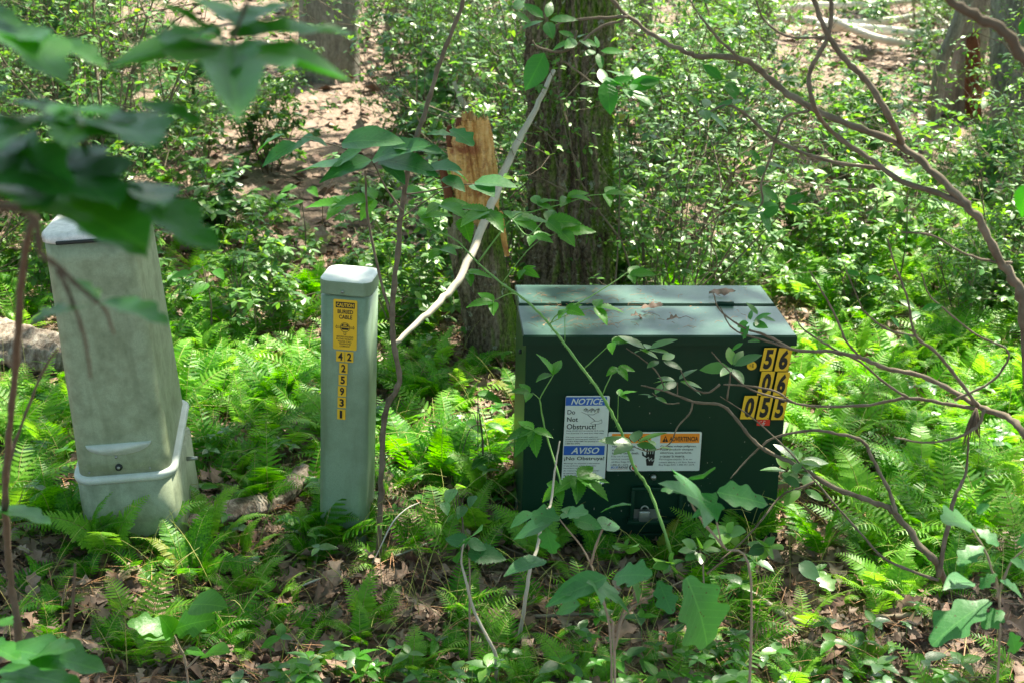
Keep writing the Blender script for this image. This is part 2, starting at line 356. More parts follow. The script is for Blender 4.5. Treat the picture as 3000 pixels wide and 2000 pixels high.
def pinna_ng():
    k = 11; L_ = []; R_ = []
    for i in range(k):
        t = .05+.93*i/k; l = .16*(1-t)**.6+.015; z = -.12*t*t
        L_ += [(-.03, t, z), (-l, t+.05, z+.015), (-l*.7, t+.075, z+.01)]; R_ += [(.03, t, z), (l, t+.05, z+.015), (l*.7, t+.075, z+.01)]
    V = [(0, 0, 0)]+R_+[(0, 1, -.13)]+L_[::-1]; return np.array(V), [np.array([range(len(V))])]
PINNA = {0: pinna_ng(), 9: pinna(9), 5: pinna(5), 12: pinna(12), 1: strip_leaf(lambda t: .13*(1-t)**.6*(1 if int(t*12+.5) % 2 else .65)+.004, 12, .1, .15)}
def fern_mesh(seed, nf, L, pin, mat, single=False):
    global rng
    keep = rng; rng = np.random.default_rng(seed); mb = MB(); a0 = rng.uniform(0, 6.28)
    for i in range(nf):
        az = a0+i*2*np.pi/nf*rng.uniform(.8, 1.2); l = L*rng.uniform(.7, 1.1)
        mi = 0 if rng.random() > .07 else 1
        frond(mb, np.array([rng.normal(0, .02), rng.normal(0, .02), 0]), az, l, R(rng.uniform(48, 82)), R(rng.uniform(45, 95)), rng.uniform(.26, .34), 22, pin, mi, rng.uniform(-.5, .5))
    rng = keep
    o = mb.build('fern', [mat, M['fernyellow'], M['stalk']]); return o

# ---------------------------------------------------------------- shrub generator
def shrub_geo(seed, H, nst, leafL, T, whorl=(4, 7), spread=.5, levels=2, lm=0, droop=.1, stemr=.009):
    global rng
    keep = rng; rng = np.random.default_rng(seed); st = MB(); P = []; D = []; U = []; SC = []
    def grow(p, d, l, r, lev):
        k = 5; pts = [p]; dd = d.copy()
        for i in range(k-1):
            dd = nrm(dd+rng.normal(0, .16, 3)+np.array([0, 0, .05])); pts.append(pts[-1]+dd*l/(k-1))
        st.tube(pts, np.linspace(r, r*.6, k), 5 if lev else 4, 0, cap=False)
        if lev:
            for i in range(rng.integers(2, 5)):
                j = rng.integers(1, k); nd = nrm(dd+rng.normal(0, .65, 3)+np.array([0, 0, .25])); grow(pts[j], nd, l*rng.uniform(.45, .8), r*.55, lev-1)
        n = rng.integers(*whorl); a0 = rng.uniform(0, 6.28); tip = pts[-1]; ax = nrm(dd*.6+np.array([0, -.15, 1.2]))
        u = nrm(np.cross(ax, [1, .3, .1])); v = np.cross(ax, u)
        for i in range(n):
            a = a0+i*2*np.pi/n+rng.normal(0, .2); el = rng.uniform(-.2, .35)
            D.append((math.cos(a)*u+math.sin(a)*v)*math.cos(el)+ax*math.sin(el)-np.array([0, 0, droop])); U.append(ax+rng.normal(0, .2, 3)); P.append(tip-dd*rng.uniform(0, .03)); SC.append(leafL*rng.uniform(.6, 1.15))
        for j in range(1, k-1):
            if rng.random() < .6 and lev < levels:
                for _ in range(2): D.append(nrm(rng.normal(0, 1, 3)+np.array([0, 0, .2]))); U.append(np.array([0, 0, 1])+rng.normal(0, .4, 3)); P.append(pts[j]); SC.append(leafL*rng.uniform(.5, .9))
    for s_ in range(nst):
        a = rng.uniform(0, 6.28); sp = rng.uniform(.1, spread); d = nrm([math.cos(a)*sp, math.sin(a)*sp, 1])
        grow(np.array([rng.normal(0, .05), rng.normal(0, .05), -.03]), d, H*rng.uniform(.5, .8), stemr*rng.uniform(.7, 1.2), levels)
    lf = MB(); lf.inst(T, np.array(P), np.array(D), np.array(U), np.array(SC), 0); rng = keep
    return st, lf
def shrub_thing(name, seed, H, nst, leafL, T, mat, stemmat, **k):
    st, lf = shrub_geo(seed, H, nst, leafL, T, **k); e = empty(name)
    st.build('stems', [stemmat], e); lf.build('foliage', [mat], e); return e

# ================================================================ GROUND
def ground():
    ys = np.concatenate([np.linspace(-6, 2.8, 30), np.linspace(2.85, 8, 170), np.linspace(8.1, 22, 120), np.linspace(22.5, 75, 50)])
    xs = np.concatenate([np.linspace(-45, -9, 25), np.linspace(-8.8, 8.8, 260), np.linspace(9, 45, 25)])
    X, Y = np.meshgrid(xs, ys); Z = gh(X, Y)+.008*fn(X, Y, 14, 4)+.006*rng.normal(size=X.shape)
    V = np.stack([X, Y, Z], -1).reshape(-1, 3); n = len(xs); i = np.arange(len(ys)-1)[:, None]*n; j = np.arange(n-1)[None]
    mb = MB(); mb.add(V, [np.stack([i+j, i+j+1, i+n+j+1, i+n+j], -1).reshape(-1, 4)])
    tag(mb.build('ground', [M['litter']]), kind='structure')
ground()

def fallen_leaves():
    mb = MB()
    def lay(x, y, sc, Ts, flat=.35):
        N = len(x); p = np.stack([x, y, gh(x, y)+rng.uniform(.0, .03, N)], 1); a = rng.uniform(0, 6.28, N)
        d = np.stack([np.cos(a), np.sin(a), rng.normal(0, .22, N)], 1); u = np.stack([rng.normal(0, flat, N), rng.normal(0, flat, N), np.ones(N)], 1)
        k = rng.integers(0, len(Ts), N)
        for i, T in enumerate(Ts):
            m = k == i; mb.inst(T, p[m], d[m], u[m], sc[m])
    n = 13000; y = 3.0+5.2*rng.random(n)**1.2; x = rng.uniform(-1, 1, n)*(y*.42+.2); lay(x, y, .03+.09*rng.random(n)**1.8, T_dead, .5)
    n = 9000; y = 7.5+14*rng.random(n); x = rng.uniform(-1, 1, n)*(y*.42+.2); lay(x, y, rng.uniform(.07, .15, n), [T_quad, T_small], .5)
    tag(mb.build('fallen_leaves', [M['dead']]), 'brown and pinkish dead oak leaves littering the forest floor', 'leaf litter', kind='stuff')
fallen_leaves()
def ground_twigs():
    mb = MB()
    for i in range(1100):
        y = 3.1+4.5*rng.random(); x = rng.uniform(-1, 1)*(y*.42); a = rng.uniform(0, 3.14); l = rng.uniform(.08, .45); z = float(gh(x, y))+.012
        pts = [np.array([x+math.cos(a)*l*t+rng.normal(0, .006), y+math.sin(a)*l*t+rng.normal(0, .006), z+rng.uniform(0, .03)]) for t in (-.5, -.2, .1, .5)]
        mb.tube(pts, (.0008+.0035*rng.random()**2.2)*np.array([1, .9, .8, .5]), 4)
    tag(mb.build('fallen_twigs', [M['twig']]), 'thin fallen twigs scattered over the leaf litter', 'twigs', kind='stuff')
ground_twigs()
def pine_needles():
    mb = MB(); n = 6000; y = 3.1+4.6*rng.random(n); x = rng.uniform(-1, 1, n)*(y*.42); a = rng.uniform(0, 6.28, n); P = np.stack([x, y, gh(x, y)+rng.uniform(.012, .05, n)], 1)
    Tn = (np.array([(-.010, 0, 0), (.010, 0, 0), (.012, .5, .04), (.006, 1, 0), (-.006, 1, 0), (-.012, .5, .04)]), [np.array([[0, 1, 2, 5], [5, 2, 3, 4]])])
    mb.inst(Tn, P, np.stack([np.cos(a), np.sin(a), rng.normal(0, .2, n)], 1), (0, 0, 1), rng.uniform(.05, .13, n))
    tag(mb.build('pine_needles', [M['pine_straw']]), 'rust brown pine needles strewn over the dead leaves', 'pine needles', kind='stuff')
pine_needles()
def grass_stalks():
    mb = MB()
    for i in range(950):
        y = 3.2+3.4*rng.random(); x = rng.uniform(-1, 1)*(y*.42); a = rng.uniform(0, 6.28); l = rng.uniform(.15, .5); el = R(rng.uniform(25, 80))
        z = float(gh(x, y)); h = np.array([math.cos(a), math.sin(a), 0])
        pts = [np.array([x, y, z])+h*l*t*math.cos(el)+np.array([0, 0, l*t*math.sin(el)-.35*l*t*t]) for t in np.linspace(0, 1, 6)]
        mb.tube(pts, rng.uniform(.0008, .0018)*np.linspace(1, .4, 6), 3, cap=False)
    tag(mb.build('dry_grass', [M['stalk']]), 'thin yellow green grass and fern stalks among the ferns', 'grass', kind='stuff')
grass_stalks()
def gap(px, py): return max(math.exp(-(((px-a)/rx)**2+((py-b)/ry)**2)**2) for a, b, rx, ry in ((420, 1650, 200, 80), (1180, 1440, 170, 80), (2500, 1800, 330, 60), (1200, 1800, 120, 60), (1900, 1780, 120, 45), (760, 1530, 140, 60), (2080, 1900, 200, 60), (800, 830, 160, 60), (720, 1500, 190, 75), (80, 1000, 140, 70), (1250, 1640, 500, 70), (2700, 1850, 300, 60)))
def seedlings():
    mb = MB(); P = []; D = []; U = []; SC = []; st = MB()
    for i in range(1500):
        y = 3.2+5.5*rng.random()**1.3; x = rng.uniform(-1, 1)*(y*.42)
        if gap(*proj(np.array([x, y, float(gh(x, y))]))[0]) > .5 and rng.random() < .8: continue
        if fn(x, y, 2.2, 9) < -.15: continue
        z = float(gh(x, y)); h = rng.uniform(.03, .14); tip = np.array([x+rng.normal(0, .02), y+rng.normal(0, .02), z+h]); mb.tube([np.array([x, y, z]), tip], .001, 3, 1, cap=False)
        n = rng.integers(3, 6); a0 = rng.uniform(0, 6.28); sc = rng.uniform(.022, .065)
        for k in range(n):
            a = a0+k*6.28/n; P.append(tip); D.append([math.cos(a), math.sin(a), rng.uniform(-.1, .4)]); U.append([rng.normal(0, .2), rng.normal(0, .2), 1]); SC.append(sc*rng.uniform(.7, 1.2))
    P, D, U, SC = map(np.array, (P, D, U, SC)); k = rng.random(len(P)) < .5
    mb.inst(T_serr, P[k], D[k], U[k], SC[k], 0); mb.inst(T_ovate, P[~k], D[~k], U[~k], SC[~k], 2)
    tag(mb.build('ground_cover', [M['lime'], M['cane'], M['laurel']]), 'low green seedlings and creepers covering the forest floor', 'ground cover', kind='stuff')
seedlings()

# ================================================================ TEXT
def text_polys(body, bold=0., shear=0., spacing=1.):
    c = bpy.data.curves.new('t', 'FONT'); c.body = body; c.size = 1; c.offset = bold; c.shear = shear; c.space_character = spacing; c.resolution_u = 3
    o = bpy.data.objects.new('t', c); COL.objects.link(o); dg = bpy.context.evaluated_depsgraph_get(); dg.update()
    me = bpy.data.meshes.new_from_object(o.evaluated_get(dg)); V = np.array([v.co[:] for v in me.vertices]); F = [np.array([list(p.vertices)]) for p in me.polygons]
    bpy.data.objects.remove(o); bpy.data.curves.remove(c); bpy.data.meshes.remove(me); return V, F
class Sheet:                            # a thin printed plate on a plane: origin O, axes U (right), W (up), N (out)
    def __init__(s, O, U, W, N): s.O, s.U, s.W, s.N = map(lambda a: np.asarray(a, float), (O, U, W, N)); s.mb = MB()
    def pt(s, x, y, h): return s.O+s.U*x+s.W*y+s.N*h
    def plate(s, x0, y0, x1, y1, mi, h0=.0008, h1=.0018, r=0, skew=0):
        if r <= 0: c = [(x0, y0), (x1, y0), (x1, y1), (x0, y1)]
        else:
            c = []
            for cx, cy, a0 in ((x1-r, y0+r, -90), (x1-r, y1-r, 0), (x0+r, y1-r, 90), (x0+r, y0+r, 180)):
                for i in range(5): a = R(a0+22.5*i); c.append((cx+r*math.cos(a), cy+r*math.sin(a)))
        n = len(c); V = [s.pt(x+skew*(y-y0), y, h0) for x, y in c]+[s.pt(x+skew*(y-y0), y, h1) for x, y in c]
        j = np.arange(n); k = (j+1) % n
        s.mb.add(V, [np.array([range(n, 2*n)]), np.stack([j, k, k+n, j+n], 1)], mi)
    def text(s, body, x0, y0, x1, y1, mi, h=.0024, bold=0., shear=0., skew=0):
        V, F = text_polys(body, bold, shear)
        if len(V) == 0: return
        a = V.min(0); b = V.max(0); q = (V-a)/np.maximum(b-a, 1e-6)
        P = [s.pt(x0+(x1-x0)*u[0]+skew*(y0+(y1-y0)*u[1]), y0+(y1-y0)*u[1], h) for u in q]
        s.mb.add(P, F, mi)
    def poly(s, pts, mi, h=.0024): s.mb.add([s.pt(x, y, h) for x, y in pts], [np.array([range(len(pts))])], mi)
    def line(s, pts, wd, mi, h=.0026):
        for (x0, y0), (x1, y1) in zip(pts[:-1], pts[1:]):
            l = math.hypot(x1-x0, y1-y0)+1e-9; nx, ny = -(y1-y0)/l*wd/2, (x1-x0)/l*wd/2
            s.poly([(x0+nx, y0+ny), (x0-nx, y0-ny), (x1-nx, y1-ny), (x1+nx, y1+ny)], mi, h); h += .00003
    def build(s, name, mats, parent): return s.mb.build(name, mats, parent, smooth=False)

# ================================================================ GREEN ELECTRICAL CABINET
def cabinet():
    yaw = R(3.6); fl = at(1535, 980, 4.21); fr_dir = np.array([math.cos(yaw), math.sin(yaw), 0])
    W, D, H = .865, .50, float(fl[2]); z0 = float(gh(fl[0]+.4, fl[1]+.2))-.05
    e = empty('electrical_cabinet', (fl[0], fl[1], 0), (0, 0, yaw))
    tag(e, 'dark green metal electrical cabinet with yellow numbers 56 06 055 and warning signs', 'utility cabinet')
    HB = H-.034
    b = MB(); b.box((W/2, D/2+.006, (HB+z0)/2), (W-.016, D-.012, HB-z0), .004, 0)
    b.box((W/2, D/2, z0+.055), (W+.004, D+.004, .07), .004, 0)
    b.build('body', [M['cabgreen']], e, smooth=False)
    sp = MB()
    for k_ in range(50):
        x_ = rng.uniform(.02, W-.02); z_ = rng.uniform(.02, H-.06)*rng.random()**.6; r_ = rng.uniform(.0006, .0022); n_ = 6; a_ = np.arange(n_)*2*np.pi/n_
        sp.add(np.stack([x_+r_*rng.uniform(.6, 1.3, n_)*np.cos(a_), np.full(n_, .0045), z_+r_*rng.uniform(.6, 2.2)*np.sin(a_)], 1), [np.array([range(n_)])])
    o = sp.build('paint_chips', [M['steel']], e, smooth=False); o['kind'] = 'stuff'
    gy = .285                           # seam between front door lid and back lid
    def lid(name, y0, y1, zt0, zt1, skirt, x0=-.004, x1=W+.004):
        m = MB(); zb = H-skirt; tb = .002
        V = [(x0, y0, zb), (x1, y0, zb), (x1, y1, zb), (x0, y1, zb), (x0, y0, zt0-.005), (x1, y0, zt0-.005), (x1, y1, zt1-.002), (x0, y1, zt1-.002),
             (x0+.004, y0+.005, zt0), (x1-.004, y0+.005, zt0), (x1-.004, y1-.002, zt1), (x0+.004, y1-.002, zt1)]
        F = [[0, 3, 2, 1], [0, 1, 5, 4], [1, 2, 6, 5], [2, 3, 7, 6], [3, 0, 4, 7], [4, 5, 9, 8], [5, 6, 10, 9], [6, 7, 11, 10], [7, 4, 8, 11], [8, 9, 10, 11]]
        m.add(V, [np.array(F[:1])]+[np.array([f]) for f in F[1:9]]); 
        for f in (F[1],): pass
        m.F[-9:] = m.F[-9:]
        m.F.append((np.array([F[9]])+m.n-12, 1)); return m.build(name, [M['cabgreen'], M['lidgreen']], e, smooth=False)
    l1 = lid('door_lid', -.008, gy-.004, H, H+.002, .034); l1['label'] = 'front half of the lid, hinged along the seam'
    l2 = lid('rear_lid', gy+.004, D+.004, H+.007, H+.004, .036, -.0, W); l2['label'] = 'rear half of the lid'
    for hx in (.17, W-.17):
        h = MB(); h.tube([(hx-.028, gy, H+.010), (hx+.028, gy, H+.010)], .0065, 10); h.box((hx, gy, H+.004), (.05, .008, .008), .001); h.build('hinge', [M['cabgreen']], e)
    # signs: plane of the front face in local coordinates
    Mi = Matrix.Translation((fl[0], fl[1], 0)) @ Matrix.Rotation(yaw, 4, 'Z'); Mi = np.array(Mi.inverted())
    def loc(px, py):
        r = Mi[:3, :3] @ ray(px, py); c = Mi[:3, :3] @ CP+Mi[:3, 3]; return (c+r*((0-c[1])/r[1]))
    def sheet(px, py): p = loc(px, py); return Sheet((p[0], -.0006, p[2]), (1, 0, 0), (0, 0, 1), (0, -1, 0))
    def ext(px, py, q): p = loc(px, py)-loc(*q); return p[0], p[2]
    # NOTICE sign; lower-left corner
    q = (1644, 1416); s = sheet(*q); w, h = ext(1778, 1160, (1650, 1416)); w = .142; h = ext(1655, 1158, q)[1]
    sk = .015
    s.plate(0, 0, w, h, 0, r=.006, skew=sk); Y = lambda f: h*(1-f)
    mg = .005
    s.plate(mg, Y(.107), w-mg, Y(.012), 1, .0018, .0021, skew=sk); s.text('NOTICE', .018, Y(.095), w-.018, Y(.027), 0, .0024, .02, .3, sk)
    s.plate(mg-.001, Y(.665), w-mg, Y(.56), 1, .0018, .0021, skew=sk); s.text('AVISO', .026, Y(.65), w-.024, Y(.578), 0, .0024, .02, .3, sk)
    for t, f0, f1, x1 in (('Do', .155, .205, .033), ('Not', .235, .288, .043), ('Obstruct!', .312, .372, .102)): s.text(t, .008, Y(f1), x1, Y(f0), 2, .0024, .012, 0, sk)
    for i, t in enumerate(('Keep shrubs and structures 12 ft. away', 'from front and 3 ft. away from other sides.')): s.text(t, .008, Y(.400+.028*i), w-.012, Y(.382+.028*i), 2, .0024, .01, 0, sk)
    for i, (t, x1) in enumerate((('We need room to work safely and', .11), ('quickly in restoring your electric service.', .13), ('Call Blue Ridge EMC for planting instruction.', .137), ('1-800-451-5474', .053))): s.text(t, .006, Y(.470+.024*i), x1, Y(.454+.024*i), 2, .0024, .01, 0, sk)
    s.text('¡No Obstruya!', .005, Y(.735), w-.006, Y(.682), 2, .0024, .014, 0, sk)
    for i, t in enumerate(('Mantenga los arbustos y estructuras', '12 pies del frente y 3 pies de los lados.', 'Necesitamos espacio para trabajar', 'de manera segura y restaurar', 'el servicio. Llame de antes', 'de que para plantar.')): s.text(t, .005, Y(.770+.028*i), w-.02-.01*(i % 3), Y(.752+.028*i), 2, .0024, .01, 0, sk)
    r2 = random.Random(4)               # little line drawing of bushes and a shovel
    cx, cy = .083, Y(.165)
    for k in range(16):
        a = k*.4; s.line([(cx-.02+.0032*k, cy+.004*math.sin(k*2.1)), (cx-.017+.0032*k, cy+.007+.003*math.sin(k)), (cx-.015+.0032*k, cy-.003+.004*math.sin(k*1.7))], .0009, 2)
    s.line([(cx-.026+sk*0, cy-.004), (cx-.01, cy-.012), (cx+.012, cy-.014), (cx+.028, cy-.004)], .001, 2)
    s.line([(cx-.006, cy-.014), (cx+.004, cy-.022), (cx+.014, cy-.030), (cx+.02, cy-.037)], .0016, 2)
    s.line([(cx+.004, cy-.044), (cx+.016, cy-.036), (cx+.03, cy-.036), (cx+.04, cy-.03), (cx+.042, cy-.042), (cx+.03, cy-.046), (cx+.012, cy-.047), (cx+.004, cy-.044)], .001, 2)
    o = s.build('notice_sign', [M['signwhite'], M['blueprint'], M['black']], e); o['label'] = 'tall white and blue bilingual notice sticker'
    # WARNING sign
    q = (1777, 1378); s = sheet(*q); w = .305; h = ext(1783, 1264, q)[1]; sk = .0
    s.plate(0, 0, w, h, 0, r=.005); Y = lambda f: h*(1-f)
    for x0, t in ((.012, 'WARNING'), (.170, 'ADVERTENCIA')):
        s.plate(x0, Y(.28), x0+.128, Y(.04), 1, .0018, .0021)
        s.poly([(x0+.007, Y(.25)), (x0+.026, Y(.25)), (x0+.0165, Y(.09))], 2); s.poly([(x0+.0155, Y(.20)), (x0+.0175, Y(.20)), (x0+.018, Y(.14)), (x0+.015, Y(.14))], 1, .0027); s.poly([(x0+.0155, Y(.235)), (x0+.0175, Y(.235)), (x0+.0175, Y(.215)), (x0+.0155, Y(.215))], 1, .0027)
        s.text(t, x0+.030, Y(.235), x0+.124, Y(.115), 2, .0024, .022)
    L1 = (('Hazardous voltage', .075), ('inside. Can shock,', .072), ('burn, or cause death.', .088)); L2 = (('Contiene voltaje peligroso.', .118), ('Puede producir choques', .108), ('eléctricos, quemaduras,', .104), ('o causar la muerte.', .082))
    for i, (t, x1) in enumerate(L1): s.text(t, .015, Y(.40+.085*i), .015+x1, Y(.335+.085*i), 2, .0024, .012)
    for i, (t, x1) in enumerate(L2): s.text(t, .172, Y(.40+.083*i), .172+x1, Y(.335+.083*i), 2, .0024, .012)
    for i, (t, x1) in enumerate((('Keep out. If open or', .066), ('unlocked, immediately', .070), ('call Blue Ridge EMC', .070), ('1-800-451-5474.', .058))): s.text(t, .013, Y(.645+.072*i), .013+x1, Y(.595+.072*i), 2, .0024, .0)
    for i, (t, x1) in enumerate((('Manténgase alejado. Si se en-', .110), ('cuentra abierto o sin llave, llame a', .120), ('Blue Ridge EMC 1-800-451-5474.', .118))): s.text(t, .170, Y(.73+.072*i), .170+x1, Y(.675+.072*i), 2, .0024, .0)
    s.text('BLUE', .013, Y(.925), .038, Y(.872), 3, .0024, .02, .3); s.text('RIDGE', .038, Y(.925), .070, Y(.872), 2, .0024, .02, .2); s.text('ELECTRIC MEMBERSHIP CORP.', .013, Y(.955), .070, Y(.938), 4, .0024, .0, .2)
    cx, cy = .086, Y(.905)
    s.poly([(cx+.013*math.cos(a), cy+.013*math.sin(a)) for a in np.linspace(0, 6.28, 20)[:-1]], 2, .0023); s.poly([(cx+.003+.011*math.cos(a), cy+.012*math.sin(a)) for a in np.linspace(0, 6.28, 20)[:-1]], 0, .0025); s.poly([(cx+.004+.0085*math.cos(a), cy+.0095*math.sin(a)) for a in np.linspace(0, 6.28, 20)[:-1]], 4, .0027)
    hx = .140                           # black hand with a spark through it
    s.poly([(hx-.010, Y(.86)), (hx+.010, Y(.86)), (hx+.015, Y(.72)), (hx+.015, Y(.56)), (hx-.014, Y(.56)), (hx-.013, Y(.72))], 2)
    for i in range(4): s.plate(hx-.013+.0075*i, Y(.60), hx-.0075+.0075*i, Y(.42-.02*(i in (1, 2))), 2, .0018, .0024, .0024)
    s.poly([(hx-.013, Y(.66)), (hx-.026, Y(.60)), (hx-.028, Y(.50)), (hx-.024, Y(.50)), (hx-.020, Y(.58)), (hx-.012, Y(.61))], 2, .00245)
    s.poly([(hx-.018, Y(.44)), (hx-.034, Y(.35)), (hx-.036, Y(.37)), (hx-.018, Y(.49))], 2)
    s.line([(hx-.016, Y(.70)), (hx-.005, Y(.64)), (hx-.002, Y(.74)), (hx+.005, Y(.66)), (hx+.007, Y(.74)), (hx+.016, Y(.69))], .0016, 0, .0029)
    o = s.build('warning_sign', [M['signwhite'], M['orange'], M['black'], M['blueprint'], M['red']], e); o['label'] = 'wide white and orange bilingual high voltage warning sticker'
    # number stickers
    for t, px, py, wd, ht, clip in (('5', 2225, 1085, 43, 68, 0), ('6', 2268, 1086, 47, 68, 1), ('0', 2217, 1156, 46, 70, 0), ('6', 2263, 1157, 45, 69, 0), ('0', 2167, 1226, 47, 69, 2), ('5', 2214, 1227, 44, 70, 0), ('5', 2258, 1228, 44, 69, 0)):
        p0 = loc(px, py); p1 = loc(px+wd, py-ht); s = Sheet((p0[0], -.0006, p0[2]), (1, 0, 0), (0, 0, 1), (0, -1, 0)); w = p1[0]-p0[0]-.0012; h = p1[2]-p0[2]-.001; sk = .12
        s.plate(0, 0, w, h, 0, .0006+.0002*(px % 3), .0016+.0002*(px % 3), r=.0015, skew=sk); s.text(t, w*.2, h*.08, w*.84, h*.93, 1, .0026, .045, 0, sk)
        s.poly([(w*.9, h*.04), (w*.96, h*.04), (w*.96, h*.07), (w*.9, h*.07)], 1, .0026)
        s.build('number_sticker', [M['yellow'], M['black']], e)
    p0 = loc(2216, 1245); s = Sheet((p0[0], -.0006, p0[2]), (1, 0, 0), (0, 0, 1), (0, -1, 0)); s.plate(0, 0, .043, .021, 0, r=.002)
    for k in range(3): s.line([(.016+.002*k, .009-.003*k), (.028-.002*k, .009-.003*k)], .0012, 1)
    s.line([(.022, .009), (.022, .016)], .0012, 1); s.line([(.008, .013), (.016, .017)], .001, 1); s.line([(.022, .018), (.028, .016)], .0012, 1)
    o = s.build('ground_sticker', [M['red'], M['signwhite']], e); o['label'] = 'small red sticker with a white earth symbol'
    p0 = loc(2202, 1070); s = Sheet((p0[0], -.0006, p0[2]), (1, 0, 0), (0, 0, 1), (0, -1, 0))
    s.poly([(.0155*math.cos(a), .0145*math.sin(a)) for a in np.linspace(0, 6.28, 24)[:-1]], 0, .0016)
    s.text('15', -.007, -.003, -.002, .005, 1, .002, .01); s.text('BREMC', .001, -.007, .006, .008, 1, .002, .01)
    o = s.build('round_sticker', [M['yellow'], M['black']], e); o['label'] = 'small round yellow sticker'
    # latch, bolt, padlock
    p = loc(1914, 1395); h = MB(); h.tube([(p[0], .002, p[2]), (p[0], -.012, p[2])], [.010, .008], 12); h.build('bolt', [M['steel']], e)
    p = loc(1925, 1428); h = MB(); h.box((p[0], -.006, p[2]), (.17, .014, .012), .002); h.box((p[0]-.08, -.006, p[2]-.06), (.012, .014, .11), .002); h.box((p[0]+.08, -.006, p[2]-.06), (.012, .014, .11), .002); h.box((p[0], -.012, p[2]-.115), (.19, .03, .012), .002); h.build('latch_guard', [M['cabgreen']], e)
    p = loc(1885, 1500); h = MB(); a = np.linspace(0, np.pi, 9); h.tube([(p[0]+.012*math.cos(t), -.02, p[2]+.02+.014*math.sin(t)) for t in a], .003, 8); h.box((p[0], -.02, p[2]-.002), (.036, .016, .038), .004); h.build('padlock', [M['steel']], e)
    p = loc(1880, 1505); s = Sheet((p[0]-.03, -.0006, p[2]-.03), (1, 0, 0), (0, 0, 1), (0, -1, 0)); s.plate(0, 0, .09, .05, 0, r=.002)
    s.build('rating_plate', [M['steel']], e)
    h = MB(); h.tube([(.0, .09, H-.09), (-.009, .09, H-.09)], .008, 10); h.build('side_bolt', [M['rubber']], e)
    return e, H, yaw, fl
CAB, CABH, CABYAW, CABFL = cabinet()
def lid_pt(px, py, dz=0): p = atz(px, py, CABH+.003+dz); return p
def lid_debris():
    for px, py, sz, ti, lab, rx in ((2115, 862, .09, 2, 'curled pinkish dead leaf on the rear edge of the green cabinet lid', 0), (1910, 905, .075, 3, 'ragged brown dead leaf lying along the lid seam', .2), (1868, 928, .045, 5, 'small pink dead leaf near the middle of the cabinet lid', 1.0), (1972, 938, .042, 6, 'rolled up grey brown dead leaf on the cabinet lid', .6)):
        p = lid_pt(px, py, .006); mb = MB(); mb.inst(T_dead[ti], np.zeros((1, 3))-np.array([sz*.5, 0, 0]), (1, rx*.3, .05), (0, -.3, 1), sz)
        if ti in (5, 6): mb.tube([(sz*.4, 0, .006), (sz*1.0, .01, .012), (sz*1.6, 0, .004)], .0009, 4)
        tag(mb.build('dead_leaf', [M['dead']], origin=None), lab, 'dead leaf', 'dead leaves on the cabinet lid').location = p
    mb = MB()
    for i in range(150):
        px = rng.uniform(1540, 2200) if rng.random() < .3 else rng.normal(1730, 110); py = rng.uniform(845, 960)
        if not 1545 < px < 2240: continue
        p = lid_pt(px, py, .0055); a = rng.uniform(0, 3.14); l = rng.uniform(.01, .055); b = rng.normal(0, .008)
        d = np.array([math.cos(a), math.sin(a), 0]); n = np.array([-d[1], d[0], 0])
        mb.tube([p-d*l/2, p+n*b+np.array([0, 0, .003]), p+d*l/2], .0006, 3, cap=False)
    for i in range(60):
        p = lid_pt(rng.uniform(1560, 2220), rng.uniform(850, 965), .0055); mb.inst(T_quad, p[None], (rng.normal(), rng.normal(), .1), (0, 0, 1), rng.uniform(.004, .010))
    tag(mb.build('pine_straw', [M['pine_straw']]), 'dry pine straw and crumbs scattered on the cabinet lid', 'pine straw', kind='stuff')
lid_debris()

